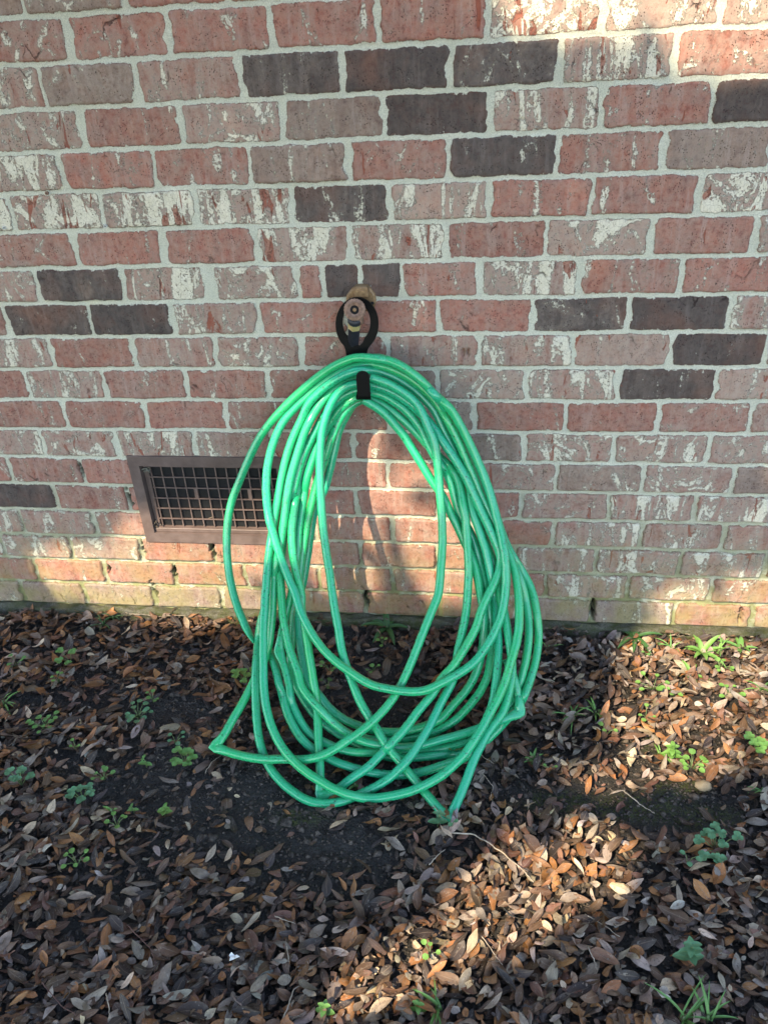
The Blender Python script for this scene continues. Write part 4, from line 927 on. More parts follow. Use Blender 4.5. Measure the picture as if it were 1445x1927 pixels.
NL = 46000
lx_ = rng.uniform(-1.75, 1.55, NL); ly_ = -rng.uniform(.012, 1.62, NL)
dens = density(np.stack([lx_, ly_, np.zeros(NL)], -1))
keep = rng.random(NL) < (dens ** 1.8 + .04) * (.45 + .55 * (fbm(lx_ * 7, ly_ * 7, 91, 3) > .42))
lx_, ly_, dens = lx_[keep], ly_[keep], dens[keep]; NL = len(lx_)
lay = rng.random(NL)
info = []
allV = np.zeros((NL, NLT * NLS, 3)); allC = np.zeros((NL, 3)); names = []
luv0 = np.stack([LTg, LSg], -1).reshape(-1, 2)
guv = project(np.stack([lx_, ly_, np.zeros(NL)], -1))
for i in range(NL):
    frag = rng.random() < .44
    Ln = rng.uniform(.009, .026) if frag else np.clip(rng.normal(.0385, .009), .020, .060)
    Wd = Ln * (rng.uniform(.35, .8) if frag else rng.uniform(.24, .50))
    yaw = rng.uniform(0, 2 * math.pi)
    # litter combs into a loose common direction
    if rng.random() < .4: yaw = rng.normal(.6 + 1.2 * (vnoise(lx_[i] * 3, ly_[i] * 3, 5) - .5), .5)
    tl_ = .29 if lay[i] > .3 else .15
    pitch = rng.normal(0, tl_); roll = rng.normal(0, tl_ * 1.35) + (math.pi if rng.random() < .5 else 0)
    cup = rng.uniform(-.08, .38); bend = rng.normal(.15, .50); tw = rng.normal(0, .85)
    if rng.random() < .10: tw += rng.choice((-1, 1)) * 1.3; cup += .25
    u_, v_ = guv[i]
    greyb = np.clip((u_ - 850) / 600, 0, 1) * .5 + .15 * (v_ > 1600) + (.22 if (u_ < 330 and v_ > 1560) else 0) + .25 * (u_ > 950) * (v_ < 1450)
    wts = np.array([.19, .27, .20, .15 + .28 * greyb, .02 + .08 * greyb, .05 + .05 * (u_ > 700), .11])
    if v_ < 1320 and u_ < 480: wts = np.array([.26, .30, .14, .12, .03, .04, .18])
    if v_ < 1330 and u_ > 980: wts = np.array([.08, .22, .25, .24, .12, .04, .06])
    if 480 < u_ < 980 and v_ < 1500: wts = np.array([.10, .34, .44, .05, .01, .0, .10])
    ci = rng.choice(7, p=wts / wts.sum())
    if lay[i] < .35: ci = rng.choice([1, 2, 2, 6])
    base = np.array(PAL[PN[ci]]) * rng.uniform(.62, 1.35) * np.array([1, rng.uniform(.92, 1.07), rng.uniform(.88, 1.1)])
    R = rotm(yaw, pitch, roll)
    z = float(ground_z(lx_[i], ly_[i])) + .003 + lay[i] * .024 * min(1, dens[i] + .1) + Ln * .5 * abs(math.sin(pitch)) * .5
    G_ = leaf_geo(Ln, Wd, cup, bend, tw, rng.uniform(-.30, .42), R, np.array([lx_[i], ly_[i], z]), rng.uniform(.42, .8) if rng.random() < .20 else 1.0)
    gmin = ground_z(G_[:, 0], G_[:, 1]) + .0006
    G_[:, 2] = np.maximum(G_[:, 2], gmin)
    G_[:, 1] = np.minimum(G_[:, 1], -.004 - .02 * (G_[:, 2] < .03))
    allV[i] = G_; allC[i] = base
    names.append((ci, Ln, Wd, yaw % math.pi, frag, cup, abs(tw)))
uvl = project(allV)
ext = (uvl.max(1) - uvl.min(1)); size = np.hypot(ext[:, 0], ext[:, 1])
inf = (uvl[:, :, 0].min(1) > 4) & (uvl[:, :, 0].max(1) < PW - 4) & (uvl[:, :, 1].max(1) < PH - 4)
vis = inf & (lay > .62)
score = np.where(vis, size * np.sqrt(np.minimum(ext[:, 0], ext[:, 1]) / (np.maximum(ext[:, 0], ext[:, 1]) + 1)), 0)
big = np.argsort(-score)[:300]
isbig = np.zeros(NL, bool); isbig[big] = True
allV[big, :, 2] += .0025                       # they lie on top of the litter
cols_w = [(240, 'far left'), (430, 'left'), (640, 'left of centre'), (880, 'in the centre'), (1080, 'right of centre'), (1270, 'right'), (9999, 'far right')]
rows_w = [(1270, 'by the wall'), (1400, 'off the wall'), (1530, 'beside the coils'), (1640, 'below the coils'), (1740, 'lower down'), (1830, 'low down'), (9999, 'bottom edge')]
used = set()
for i in big:
    ci, Ln, Wd, yaw, frag, cup, tw = names[i]
    uc = uvl[i].mean(0)
    colw = next(w_ for l_, w_ in cols_w if uc[0] < l_); roww = next(w_ for l_, w_ in rows_w if uc[1] < l_)
    d_ = uvl[i].reshape(NLT, NLS, 2); ax_ = d_[-1, 1] - d_[0, 1]; an = math.degrees(math.atan2(-ax_[1], ax_[0])) % 180
    dirw = 'lying level' if an < 22 or an > 158 else 'tilting right' if an < 68 else 'facing the wall' if an < 112 else 'tilting left'
    shp = 'curled' if tw > 1.1 else 'slim' if Wd / Ln < .33 else 'broad'
    opts = [f'{shp} {PN[ci]} dead leaf, {roww} {colw}', f'{shp} {PN[ci]} dead leaf {dirw}, {roww} {colw}',
            f'{"large" if Ln > .055 else "smaller"} {shp} {PN[ci]} dead leaf {dirw}, {roww} {colw}']
    lb = next((o_ for o_ in opts if o_ not in used), None)
    if lb is None:
        for k_ in ('upper one', 'lower one', 'third one'):
            if opts[2] + ' ' + k_ not in used: lb = opts[2] + ' ' + k_; break
    lb = lb or opts[2]
    lb = ' '.join(lb.split()[:20]); used.add(lb)
    c3 = allV[i].mean(0)
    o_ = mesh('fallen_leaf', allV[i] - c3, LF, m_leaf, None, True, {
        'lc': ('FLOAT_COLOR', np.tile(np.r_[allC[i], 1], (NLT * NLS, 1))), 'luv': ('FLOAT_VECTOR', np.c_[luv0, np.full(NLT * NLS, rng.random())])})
    o_.location = c3
    tag(o_, lb, 'dead leaf', 'larger dead leaves on top of the litter')
rest = np.where(~isbig)[0]
RV = allV[rest].reshape(-1, 3); nv = NLT * NLS
RF = (LF[None] + (np.arange(len(rest)) * nv)[:, None, None]).reshape(-1, 4)
RC = np.repeat(np.c_[allC[rest], np.ones(len(rest))], nv, 0)
RU = np.concatenate([np.tile(luv0, (len(rest), 1)), np.repeat(rng.random(len(rest)), nv)[:, None]], 1)
o_ = mesh('leaf_litter', RV, RF, m_leaf, None, True, {'lc': ('FLOAT_COLOR', RC), 'luv': ('FLOAT_VECTOR', RU)})
tag(o_, 'thick layer of small brown and grey dead leaves covering the soil', 'leaf litter', kind='stuff')
# crumbs, bark bits and soil clods
NC = 42000
cx_ = rng.uniform(-1.4, 1.3, NC); cy_ = -rng.uniform(.01, 1.3, NC)
cz_ = ground_z(cx_, cy_)
OCT = np.array([(1, 0, 0), (-1, 0, 0), (0, 1, 0), (0, -1, 0), (0, 0, 1), (0, 0, -1)], float)
OF = np.array([(0, 2, 4), (2, 1, 4), (1, 3, 4), (3, 0, 4), (2, 0, 5), (1, 2, 5), (3, 1, 5), (0, 3, 5)])
sz = rng.uniform(.0010, .0050, (NC, 1)) * (1 + 1.5 * (rng.random((NC, 1)) < .06)) * np.array([1, 1, .6]) * rng.uniform(.5, 1.5, (NC, 3))
th_ = rng.uniform(0, 6.28, NC); ct, st_ = np.cos(th_), np.sin(th_)
Vc = OCT[None] * sz[:, None] * rng.uniform(.6, 1.2, (NC, 6, 1))
Vc = np.stack([Vc[..., 0] * ct[:, None] - Vc[..., 1] * st_[:, None], Vc[..., 0] * st_[:, None] + Vc[..., 1] * ct[:, None], Vc[..., 2]], -1)
Vc += np.stack([cx_, cy_, cz_ + .001], -1)[:, None]
m_clod = simple('soil_crumbs', (.012, .010, .009), (.15, .12, .095), 90, .9, 0, .6, .3)
o_ = mesh('soil_crumbs', Vc.reshape(-1, 3), (OF[None] + (np.arange(NC) * 6)[:, None, None]).reshape(-1, 3), m_clod, None, False)
tag(o_, 'dark crumbs of soil and bark scattered over the bare ground', 'soil crumbs', kind='stuff')

# ------------------------------------------------------------------ twigs
m_twig = simple('dry_twig', (.20, .155, .11), (.42, .35, .27), 60, .8)
m_twigd = simple('dark_twig', (.085, .035, .030), (.14, .07, .05), 60, .7)
TW = [([(246, 1150), (262, 1158), (272, 1153), (290, 1158), (320, 1160), (352, 1158)], 1.6, 0, 'pale thin bent twig lying along the wall base under the vent'),
      ([(850, 1567), (890, 1572), (920, 1586), (950, 1606), (985, 1640), (1004, 1662)], 2.6, 0, 'long grey-brown curved twig lying below the sharp lower hose kink'),
      ([(808, 1628), (822, 1612), (838, 1598)], 1.8, 0, 'short pale straight twig left of the curved twig'),
      ([(518, 1724), (535, 1733), (556, 1738)], 1.8, 0, 'short light twig in the litter below the coils at left'),
      ([(532, 1920), (545, 1890), (553, 1862), (580, 1840)], 2.4, 0, 'forked looking brown twig near the bottom edge in front of the hose'),
      ([(540, 1780), (543, 1800), (544, 1818)], 1.5, 0, 'thin upright pale twig beside the grey stone'),
      ([(240, 1740), (262, 1765), (285, 1785), (293, 1815), (292, 1835)], 1.4, 1, 'thin dark red curved stem in the lower left litter'),
      ([(80, 1848), (95, 1870), (120, 1895), (145, 1908)], 1.4, 1, 'thin dark red stem in the bottom left corner litter'),
      ([(200, 1870), (206, 1890), (207, 1915)], 1.9, 0, 'pale straight twig standing out at the bottom edge at left'),
      ([(1100, 1720), (1130, 1740), (1165, 1762)], 1.7, 0, 'straight pale stalk right of the sunlit litter'),
      ([(1105, 1780), (1113, 1800), (1124, 1825)], 1.9, 0, 'short dark-tipped twig below the straight pale stalk'),
      ([(1173, 1488), (1190, 1505), (1210, 1517), (1232, 1528)], 2.2, 0, 'pale curved twig on the mossy ground at right'),
      ([(895, 1415), (907, 1425), (930, 1437)], 1.2, 0, 'fine straw between the hose coils and the sharp right kink'),
      ([(386, 1455), (398, 1438), (420, 1418)], 1.2, 0, 'fine dry straw beside the left hose kink'),
      ([(908, 1455), (918, 1470), (928, 1480), (922, 1500), (930, 1512)], 1.0, 0, 'fine looping root right of the lower hose kink'),
      ([(905, 1760), (925, 1790), (945, 1815)], 1.5, 0, 'thin dark twig in the sunlit litter')]
for pts, wpx, k, lb in TW:
    P = np.array([on_ground(u, v, .024) for u, v in pts]); P[:, 2] += .004 * np.sin(np.arange(len(P)) * 1.7)
    P[:, 1] = np.minimum(P[:, 1], -.03)
    tq = np.linspace(0, len(P) - 1, len(P) * 4); Pq = np.stack([np.interp(tq, np.arange(len(P)), P[:, a]) for a in range(3)], 1)
    Pq += rng.normal(0, .0005, Pq.shape)
    b = MB(); r_ = wpx * .5 / FPX * 1.75
    b.tube(Pq - P[0] * 0, np.linspace(r_ * 1.15, r_ * .6, len(Pq)), 7)
    o_ = b.build('fine_straw' if wpx < 1.3 else 'twig', m_twigd if k else m_twig, None, True)
    tag(o_, lb, 'straw' if wpx < 1.3 else 'twig', 'twigs and straws on the ground')

# ------------------------------------------------------------------ stones and scraps
def blob(name, u, v, rx, ry, rz, mat, lb, cat, seed, zc=.012):
    c3 = on_ground(u, v, zc); V = []; F = []
    n, m = 18, 10
    for i in range(m + 1):
        ph = math.pi * i / m
        for k in range(n):
            a = 2 * math.pi * k / n
            d = np.array([math.sin(ph) * math.cos(a), math.sin(ph) * math.sin(a), math.cos(ph)])
            f = 1 + .30 * (fbm(d[0] * 2 + seed, d[1] * 2 + d[2] * 1.7, seed, 3) - .5) * 2
            V.append(d * f * np.array([rx, ry, rz]) + c3)
    F = [(i * n + k, (i + 1) * n + k, (i + 1) * n + (k + 1) % n, i * n + (k + 1) % n) for i in range(m) for k in range(n)]
    return tag(mesh(name, V, F, mat), lb, cat)


m_stone = simple('lichen_stone', (.10, .10, .085), (.27, .265, .22), 70, .9, 0, .8)
m_stone2 = simple('brown_stone', (.13, .095, .055), (.24, .19, .12), 50, .85, 0, .6)
blob('stone', 490, 1828, .022, .018, .017, m_stone, 'grey lichen-spotted stone half buried in the litter near the bottom', 'stone', 3, .010)
blob('stone', 1322, 1478, .017, .013, .011, m_stone2, 'smooth yellow-brown stone on the mossy strip at right', 'stone', 5, .012)
blob('stone', 170, 1420, .013, .011, .008, m_stone, 'small rounded grey stone on the bare soil at left', 'stone', 8, .012)
m_scrap = simple('white_scrap', (.62, .62, .58), (.80, .80, .76), 80, .7)
for (u, v, s, lb) in ((440, 1800, .010, 'small white torn scrap of plastic left of the grey stone'),):
    c3 = on_ground(u, v, .028)
    n = 9; an = np.linspace(0, 2 * math.pi, n, endpoint=False); rr_ = s * rng.uniform(.4, 1.0, n)
    Vt = [(c3[0] + r_ * math.cos(a) * 1.2, c3[1] + r_ * math.sin(a) * .8, c3[2] + rng.uniform(-.003, .003)) for a, r_ in zip(an, rr_)]
    Vb = [(x, y, z - .0012) for x, y, z in Vt]
    Fs = [tuple(range(n)), tuple(range(2 * n - 1, n - 1, -1))] + [(k, n + k, n + (k + 1) % n, (k + 1) % n) for k in range(n)]
    tag(mesh('scrap', Vt + Vb, Fs, m_scrap, None, False), lb, 'scrap')

# ------------------------------------------------------------------ weeds
def green(name, c1, c2, rough=.5):
    t = NT(name); uv = t.attr('luv'); sx = t.n('ShaderNodeSeparateXYZ'); t.L(uv, sx.inputs[0])
    p = t.pos()
    c = t.mix(t.ramp(t.noise(p, 60, 3), .3, .7), c1, c2)
    c = t.mix(t.ramp(t.math('ABSOLUTE', sx.outputs[1]), .12, .02, 0, .5), c, (.16, .24, .07))
    vein = t.math('PINGPONG', t.math('ADD', t.math('MULTIPLY', sx.outputs[0], 7), t.math('MULTIPLY', t.math('ABSOLUTE', sx.outputs[1]), -1.6)), .5)
    t.bump(t.math('ADD', t.ramp(vein, 0, .12), t.noise(p, 300, 2)), .35, .0006)
    t.b.inputs['Subsurface Weight'].default_value = 0
    return t.fin(c, rough, 0, .45)


MG = {'mid': green('weed_green', (.070, .170, .038), (.11, .245, .060)), 'bright': green('fresh_green', (.085, .20, .035), (.14, .27, .060)),
      'blue': green('bluish_green', (.060, .165, .075), (.10, .235, .11)), 'dark': green('dark_green', (.020, .070, .018), (.040, .110, .028))}
m_stem = simple('weed_stem', (.07, .13, .04), (.13, .16, .06), 80, .6)


def blade(P0, az, el, Ln, Wd, cup, bend, round_=False, droop=0.6):
    """one living leaf or grass blade starting at P0"""
    n, m = (7, 5)
    V = []
    d = np.array([math.cos(az), math.sin(az)]); s = np.array([-d[1], d[0]])
    e = el; p = np.array(P0, float)
    for i in range(n):
        t_ = i / (n - 1)
        if round_: w_ = math.sqrt(max(0, 1 - (2 * t_ - 1) ** 2)) ** .9 + .04
        else: w_ = math.sin(math.pi * min(1, .12 + t_ * .88) ** .8) ** .7 + .03
        for k in range(m):
            q_ = -1 + 2 * k / (m - 1)
            V.append((p[0] + s[0] * q_ * w_ * Wd / 2, p[1] + s[1] * q_ * w_ * Wd / 2, p[2] + cup * Wd * q_ * q_ * w_))
        e2 = e - droop * t_ * bend
        p = p + np.array([d[0] * math.cos(e2), d[1] * math.cos(e2), math.sin(e2)]) * Ln / (n - 1)
    F = [(i * m + k, i * m + k + 1, (i + 1) * m + k + 1, (i + 1) * m + k) for i in range(n - 1) for k in range(m - 1)]
    A = [(i / (n - 1), -1 + 2 * k / (m - 1), 0) for i in range(n) for k in range(m)]
    return V, F, A


def weed(kind, u, v, size, colr, lb, name, cat, n=6, seed=0):
    rr = random.Random(seed * 13 + int(u))
    base = on_ground(u, v, .010); base[1] = min(base[1], -.035)
    o = empty(name, base, lb, cat, 'small green weeds growing through the dead leaves')
    V = []; F = []; A = []; st = MB()

    def put(g):
        n0 = len(V); V.extend(g[0]); F.extend([tuple(i + n0 for i in f) for f in g[1]]); A.extend(g[2])
    if kind == 'grass':
        for k in range(n):
            az = rr.uniform(0, 6.28); put(blade(base + (rr.uniform(-.006, .006), rr.uniform(-.004, .004), 0), az, rr.uniform(.45, 1.2), size * rr.uniform(.6, 1.15), rr.uniform(.0028, .0055), .3, rr.uniform(1.2, 2.4)))
        st.tube([base - (0, 0, .008), base + (0, 0, .012)], [.003, .002], 7)
    elif kind == 'broad':
        for k in range(n):
            az = 2 * math.pi * k / n + rr.uniform(-.4, .4); put(blade(base + (0, 0, .002), az, rr.uniform(.25, .95), size * rr.uniform(.7, 1.15), size * rr.uniform(.16, .24), .22, rr.uniform(1.0, 2.0)))
        st.tube([base - (0, 0, .008), base + (0, 0, .010)], [.004, .0025], 7)
    elif kind == 'round':
        for k in range(n):
            az = 2 * math.pi * k / n + rr.uniform(-.5, .5); rad = size * rr.uniform(.25, 1.0); hgt = rr.uniform(.012, .030)
            tip = base + (math.cos(az) * rad, math.sin(az) * rad, hgt)
            st.tube([base, base * .5 + tip * .5 + (0, 0, .006), tip], [.0009, .0008, .0006], 5)
            L1 = rr.uniform(.010, .016) * (size / .03) ** .4; put(blade(tip, az + rr.uniform(-.6, .6), rr.uniform(-.1, .35), L1, L1 * rr.uniform(.8, 1.0), .10, .3, True))
    elif kind == 'clover':
        for k in range(n):
            az = 2 * math.pi * k / n + rr.uniform(-.4, .4); rad = size * rr.uniform(.2, .95); tip = base + (math.cos(az) * rad, math.sin(az) * rad, rr.uniform(.020, .038))
            st.tube([base, base * .4 + tip * .6 + (0, 0, .008), tip], [.0009, .0008, .0006], 5)
            a0 = rr.uniform(0, 6.28)
            for j in range(3): L1 = rr.uniform(.010, .014); put(blade(tip, a0 + j * 2.09, rr.uniform(-.05, .3), L1, L1 * 1.05, .14, .3, True))
    elif kind == 'upright':
        H_ = size; topp = base + (rr.uniform(-.25, .25) * H_, -.10 * H_, H_)
        st.tube([base - (0, 0, .006), base * .5 + topp * .5 + (.003, 0, 0), topp], [.0016, .0013, .0008], 6)
        for k in range(n):
            f = .25 + .75 * k / max(1, n - 1); c3 = base * (1 - f) + topp * f
            for sgn in (0, math.pi):
                az = k * 1.57 + sgn + rr.uniform(-.3, .3); L1 = .026 * (1.15 - .5 * f) * (size / .06) ** .5; put(blade(c3, az, rr.uniform(.1, .5), L1, L1 * .62, .12, .8))
    f_ = mesh('foliage', np.array(V), F, MG[colr], o, True, {'luv': ('FLOAT_VECTOR', np.array(A))})
    if st.n: st.build('stem', m_stem, o, True)
    return o


W_ = [('clover', 134, 1248, .036, 'mid', 'three-stemmed round-leaved weed left of the hose near the wall', 5), ('round', 112, 1284, .018, 'bright', 'small bright round-leaved seedling below the three-stemmed weed', 4),
      ('round', 33, 1256, .020, 'mid', 'small round-leaved weed at the far left near the wall', 5), ('round', 88, 1373, .030, 'mid', 'dense little rosette of round leaves at the left on dark soil', 12),
      ('round', 262, 1352, .036, 'blue', 'spreading bluish weed on the bare soil left of the hose kink', 15), ('round', 290, 1322, .016, 'mid', 'tiny weed just above the spreading bluish weed', 5),
      ('round', 145, 1413, .010, 'bright', 'tiny bright seedling above the small grey stone', 3), ('round', 333, 1402, .018, 'blue', 'thin bluish seedling leaning left of the hose kink', 5),
      ('clover', 350, 1440, .028, 'mid', 'low green clump on dark soil below the left hose kink', 7), ('upright', 276, 1440, .026, 'mid', 'single narrow seedling on bare dark soil at left', 2),
      ('round', 198, 1468, .020, 'mid', 'small round-leaved weed on dark soil, right of the tiny grey stone', 6), ('clover', 42, 1478, .030, 'blue', 'bluish clover-like weed at the left edge level with the coils', 6),
      ('clover', 157, 1508, .026, 'blue', 'bluish green weed at the top of the lower left litter', 6), ('broad', 212, 1528, .026, 'bright', 'pair of narrow bright leaves sprouting at left', 2),
      ('upright', 252, 1526, .016, 'mid', 'very small sprout right of the pair of narrow bright leaves', 2), ('round', 222, 1558, .020, 'bright', 'small bright weed just above a broad tan leaf', 5),
      ('upright', 310, 1533, .028, 'bright', 'bright sprig with a reddish neighbour left below the coils', 4), ('round', 147, 1628, .020, 'bright', 'yellow-green seedling in the lower left litter', 6),
      ('clover', 462, 1284, .028, 'bright', 'bright yellow-green leafy weed touching the left hose strands', 6),
      ('grass', 195, 1176, .055, 'dark', 'dark grass tuft below the vent close to the wall', 7), ('grass', 222, 1150, .040, 'dark', 'short grass blades against the wall footing left of the pale twig', 4),
      ('grass', 8, 1325, .050, 'bright', 'bright grass tuft at the left edge of the picture', 8),
      ('broad', 730, 1176, .075, 'dark', 'broad-bladed dark weed at the wall base seen through the hose loop', 7), ('round', 720, 1216, .016, 'bright', 'small pale green seedling inside the hose loop near the wall', 4),
      ('round', 622, 1264, .022, 'mid', 'small four-leaved weed inside the hose loop at left', 5), ('round', 703, 1266, .018, 'mid', 'small four-leaved weed inside the hose loop at right', 4), ('round', 618, 1296, .012, 'dark', 'tiny dark weed inside the loop below the four-leaved one', 4),
      ('broad', 668, 1480, .030, 'mid', 'curled green leaf pair between the bottom coils', 3), ('upright', 823, 1552, .040, 'blue', 'pale green sprig standing against the lower hose kink', 3),
      ('round', 850, 1560, .016, 'blue', 'flat bluish round leaf right below the lower hose kink', 3), ('round', 850, 1421, .012, 'mid', 'tiny weed caught between two bottom coils', 4),
      ('grass', 1032, 1220, .045, 'mid', 'few grass blades just right of the outermost hose strand', 3), ('broad', 1190, 1183, .070, 'dark', 'dark narrow-leaved weed against the wall right of the hose', 7),
      ('broad', 1320, 1230, .062, 'bright', 'large sunlit narrow-leaved weed near the wall at right', 9), ('broad', 1392, 1222, .055, 'mid', 'broad-leaved weed near the wall at the far right', 6), ('round', 1355, 1262, .026, 'bright', 'sunlit low weed below the large narrow-leaved one', 7),
      ('round', 1228, 1300, .034, 'bright', 'sunlit weed with big round leaves at the left edge of the sun patch', 8), ('round', 1265, 1312, .018, 'bright', 'pair of bright round leaves right of the big round-leaved weed', 3), ('round', 1213, 1236, .010, 'mid', 'single small green leaf above the big round-leaved weed', 2),
      ('grass', 1078, 1352, .060, 'mid', 'arching grass tuft right of the right hose kink', 9), ('grass', 1120, 1345, .045, 'bright', 'short bright grass tuft beside the arching grass', 8), ('round', 1140, 1385, .026, 'bright', 'three bright oval leaves below the short bright grass', 3),
      ('broad', 1002, 1432, .028, 'mid', 'small leafy rosette below the right hose kink', 11), ('round', 1034, 1452, .012, 'bright', 'single pale oval leaf right of the small leafy rosette', 2),
      ('upright', 1262, 1428, .045, 'bright', 'sunlit branching sprout below the bright litter', 6), ('grass', 1240, 1420, .040, 'bright', 'short sunlit grass tuft left of the branching sprout', 7), ('grass', 1352, 1228, .060, 'bright', 'thin sunlit grass blades between the two large weeds by the wall', 7), ('grass', 1262, 1222, .050, 'mid', 'narrow grass tuft left of the large sunlit weed by the wall', 6), ('round', 1300, 1450, .030, 'bright', 'sparse bright seedlings right of the sunlit cluster', 10), ('round', 1214, 1355, .016, 'bright', 'yellow-green seedling in the middle of the sun patch', 4),
      ('clover', 1422, 1418, .030, 'mid', 'clover-like weed at the far right beside the sun patch', 6), ('grass', 1432, 1490, .045, 'mid', 'thin pale grass at the right edge level with the coils', 5),
      ('clover', 1345, 1600, .048, 'blue', 'large bluish clover in the shade at the right', 10), ('round', 1292, 1626, .018, 'blue', 'small bluish weed left of the large clover', 3), ('upright', 1292, 1810, .060, 'blue', 'upright nettle-like seedling in the lower right litter', 5),
      ('grass', 1285, 1920, .095, 'mid', 'taller broad-bladed grass plant at the bottom edge right', 9), ('grass', 1330, 1918, .070, 'mid', 'thin grass tuft beside the taller grass at the bottom edge', 8),
      ('upright', 613, 1908, .030, 'mid', 'small sprout at the bottom edge left of centre', 3), ('grass', 826, 1900, .065, 'mid', 'thin grass tuft at the bottom edge in front of the hose', 8), ('upright', 786, 1902, .026, 'mid', 'small leafy sprout left of the thin grass tuft', 3),
      ('round', 810, 1802, .014, 'bright', 'yellow-green seedling among the sunlit dead leaves', 4), ('grass', 1428, 1300, .060, 'bright', 'bright grass blades at the right edge in the sun patch', 6), ('round', 1370, 1310, .024, 'bright', 'low bright leaves inside the sun patch at right', 6), ('broad', 1300, 1275, .045, 'bright', 'bright strap leaves in the upper part of the sun patch', 6)]
KN = {'clover': ('clover_plant', 'weed'), 'round': ('seedling', 'weed'), 'grass': ('grass_tuft', 'grass'), 'broad': ('broadleaf_weed', 'weed'), 'upright': ('sprout', 'weed')}
for i, (k, u, v, s, c_, lb, n_) in enumerate(W_):
    weed(k, u, v, s, c_, lb, KN[k][0], KN[k][1], n_, i)

# debris caught in the vent
for (pa, pb, r_, lb) in (((382, 985), (330, 992), .0016, 'pinkish twig stub lying behind the vent grid'), ((372, 978), (405, 972), .0030, 'flaking bark strip inside the lower part of the vent'), ((440, 962), (478, 950), .0018, 'pale straw standing behind the vent grid')):
    A_ = on_wall(*pa, -.022); B_ = on_wall(*pb, -.022)
    b = MB(); tq = np.linspace(0, 1, 8)[:, None]; P = A_ * (1 - tq) + B_ * tq; P[:, 2] += .0015 * np.sin(tq[:, 0] * 9); b.tube(P, r_, 7)
    tag(b.build('vent_debris', m_twig, None, True), lb, 'debris', 'bits caught inside the vent')
for (u, v, s, lb) in ((292, 987, .011, 'dark dirt clump in the lower left corner of the vent'), (277, 885, .008, 'grey web clump in the upper left corner of the vent')):
    c3 = on_wall(u, v, -.006); b = MB(); rr = random.Random(int(u))
    for k in range(26):
        d = np.array([rr.gauss(0, 1), rr.gauss(0, .5), rr.gauss(0, .6)]) * s * .5; e_ = d + np.array([rr.gauss(0, 1), rr.gauss(0, .4), rr.gauss(0, 1)]) * s * .5
        b.tube([c3 + d, c3 + (d + e_) / 2 + (0, 0, .001), c3 + e_], [.0016 * rr.random() + .0004] * 3, 5)
    tag(b.build('dirt_clump', m_clod if u > 285 else m_stone, None, True), lb, 'debris', 'bits caught inside the vent')

# ------------------------------------------------------------------ unseen tree added as a gobo, crown shaped to dapple the wall
LIT = [[(905, -140), (940, 10), (1060, 62), (1240, 45), (1300, 110), (1480, 135), (1520, -140)],
       [(590, 800), (700, 790), (715, 900), (702, 1105), (605, 1115), (580, 1000)],
       [(255, 985), (350, 950), (520, 950), (525, 1160), (420, 1180), (250, 1160), (150, 1125), (60, 1080), (80, 1040), (200, 1030)],
       [(745, 870), (835, 880), (900, 960), (885, 1130), (790, 1110), (752, 1000)],
       [(1240, 1120), (1330, 1100), (1460, 1085), (1520, 1260), (1240, 1210)],
       [(1175, 1205), (1300, 1190), (1520, 1190), (1520, 1400), (1400, 1440), (1300, 1470), (1190, 1440), (1160, 1380), (1170, 1290)],
       [(1060, 1560), (1190, 1570), (1200, 1640), (1110, 1700), (1000, 1760), (930, 1780), (870, 1830), (640, 1905), (600, 1880), (700, 1800), (850, 1730), (880, 1650), (960, 1580)],
       [(1060, 1460), (1130, 1440), (1250, 1460), (1130, 1500)]]


def inpoly(P, poly):
    x, y = P[:, 0], P[:, 1]; c_ = np.zeros(len(P), bool); n = len(poly)
    for i in range(n):
        x1, y1 = poly[i]; x2, y2 = poly[(i + 1) % n]
        if y1 == y2: continue
        c_ ^= ((y1 > y) != (y2 > y)) & (x < (x2 - x1) * (y - y1) / (y2 - y1) + x1)
    return c_


tree = empty('shade_gobo_tree', (-3.6, -6.2, 0), 'unseen leafy tree added to shade the wall, its crown gaps shaped to dapple it', 'tree')
NT_ = 90000
e1 = np.cross(SUN, (0, 0, 1)); e1 /= np.linalg.norm(e1); e2 = np.cross(SUN, e1)
C0 = np.array([0, -.35, .35]) - SUN * 4.6
a_ = rng.uniform(-2.7, 2.7, NT_); b_ = rng.uniform(-2.0, 2.0, NT_); d_ = rng.uniform(-.55, .55, NT_)
PL = C0 + a_[:, None] * e1 + b_[:, None] * e2 + d_[:, None] * SUN
tw_ = -PL[:, 1] / SUN[1]; hit = PL + SUN * tw_[:, None]
g_ = hit[:, 2] < 0; tg_ = -PL[:, 2] / SUN[2]; hit[g_] = (PL + SUN * tg_[:, None])[g_]
LQ = np.array([(-.5, 0, 0), (-.18, -.22, .03), (.22, -.18, .03), (.5, 0, 0), (.22, .18, .03), (-.18, .22, .03)])
Y_ = rng.uniform(0, 2 * math.pi, NT_); Pt, Rl = rng.normal(0, .5, NT_), rng.normal(0, .5, NT_)
cY, sY, cP, sP, cR_, sR_ = np.cos(Y_), np.sin(Y_), np.cos(Pt), np.sin(Pt), np.cos(Rl), np.sin(Rl)
RM = np.stack([np.stack([cY * cP, cY * sP * sR_ - sY * cR_, cY * sP * cR_ + sY * sR_], -1),
               np.stack([sY * cP, sY * sP * sR_ + cY * cR_, sY * sP * cR_ - cY * sR_], -1),
               np.stack([-sP, cP * sR_, cP * cR_], -1)], 1)
VL = np.einsum('nij,kj->nki', RM, LQ) * rng.uniform(.075, .12, NT_)[:, None, None] + PL[:, None]
kill = np.zeros(NT_, bool)  # crown leaves left out wherever a sun patch should fall
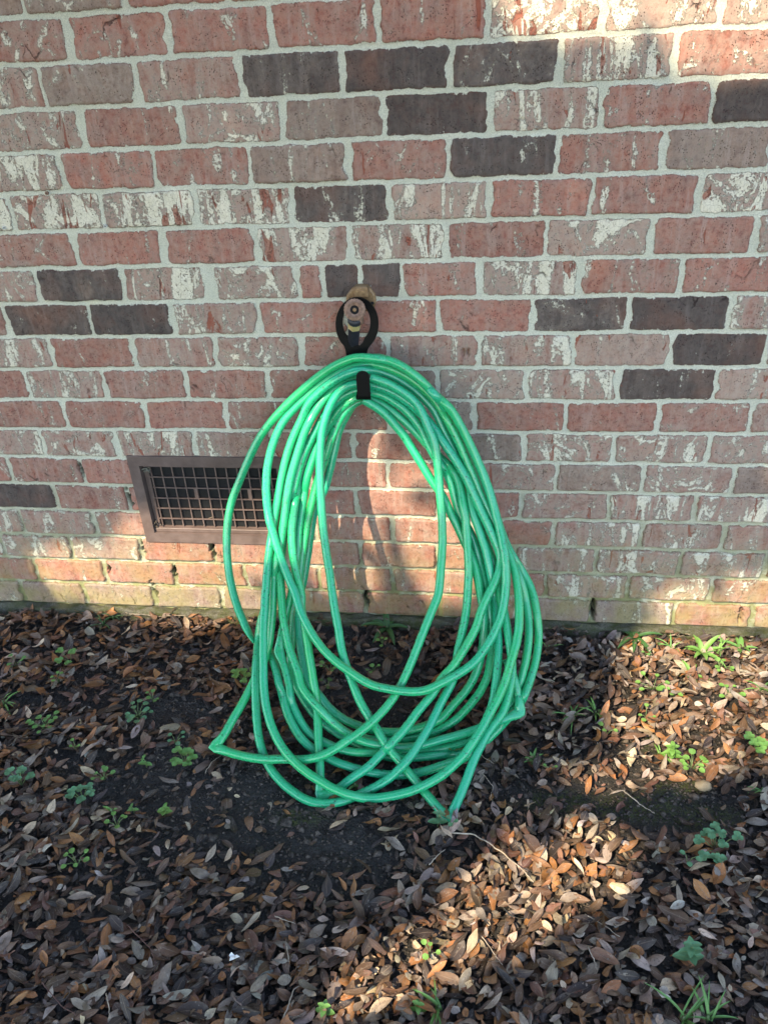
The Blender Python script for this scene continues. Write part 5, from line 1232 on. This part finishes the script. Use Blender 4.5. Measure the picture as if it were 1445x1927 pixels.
for k in range(6):
    P_ = VL[:, k]; t_ = -P_[:, 1] / SUN[1]; hit = P_ + SUN * t_[:, None]; g_ = hit[:, 2] < 0; t_ = -P_[:, 2] / SUN[2]; hit[g_] = (P_ + SUN * t_[:, None])[g_]
    hp = project(hit)
    hp += 16 * np.stack([vnoise(hp[:, 0] / 38, hp[:, 1] / 38, 61) - .5, vnoise(hp[:, 0] / 38, hp[:, 1] / 38, 62) - .5], -1)
    for poly in LIT: kill |= inpoly(hp, poly)
kill &= rng.random(NT_) < .993
VL = VL[~kill]; NTk = len(VL)
t = NT('tree_leaf'); p = t.pos()
t.fin(t.mix(t.noise(p, 8), (.03, .075, .02), (.06, .12, .03)), .5); m_tl = t.m
FLq = np.array([(0, 1, 5, 5), (1, 2, 4, 5), (2, 3, 4, 4)])
FL = []
n0 = (np.arange(NTk) * 6)[:, None]
tri = np.concatenate([n0 + np.array([[0, 1, 5]]), n0 + np.array([[2, 3, 4]]), n0 + np.array([[1, 2, 4]]), n0 + np.array([[1, 4, 5]])])
mesh('crown', VL.reshape(-1, 3), tri, m_tl, tree, False)
m_bark = simple('tree_bark', (.06, .045, .035), (.14, .11, .085), 12, .9, 0, .9)
b = MB()
tp = np.array([(-3.6, -6.2, -.1), (-3.55, -6.1, 1.2), (-3.4, -5.9, 2.6), (-2.9, -5.2, 3.9), (-2.2, -4.2, 4.4)]); b.tube(tp, [.26, .21, .17, .12, .08], 14)
fork = np.array((-2.2, -4.2, 4.4)); tq = np.linspace(0, 1, 24)[:, None]; nl_ = 0
for _ in range(400):
    e_ = C0 + rng.uniform(-2.3, 2.3) * e1 + rng.uniform(-1.6, 1.6) * e2 + rng.uniform(-.3, .5) * -SUN
    P_ = fork * (1 - tq) + e_ * tq + np.array([0, 0, .25]) * np.sin(tq * math.pi)
    t_ = -P_[:, 1] / SUN[1]; hit = P_ + SUN * t_[:, None]; g_ = hit[:, 2] < 0; t_ = -P_[:, 2] / SUN[2]; hit[g_] = (P_ + SUN * t_[:, None])[g_]
    hp = project(hit)
    if any(inpoly(hp + np.array(o_), poly).any() for poly in LIT for o_ in ((0, 0), (70, 0), (-70, 0), (0, 70), (0, -70))): continue
    b.tube(P_, np.linspace(.075, .02, 24), 8); nl_ += 1
    if nl_ == 7: break
b.build('trunk', m_bark, tree, True)
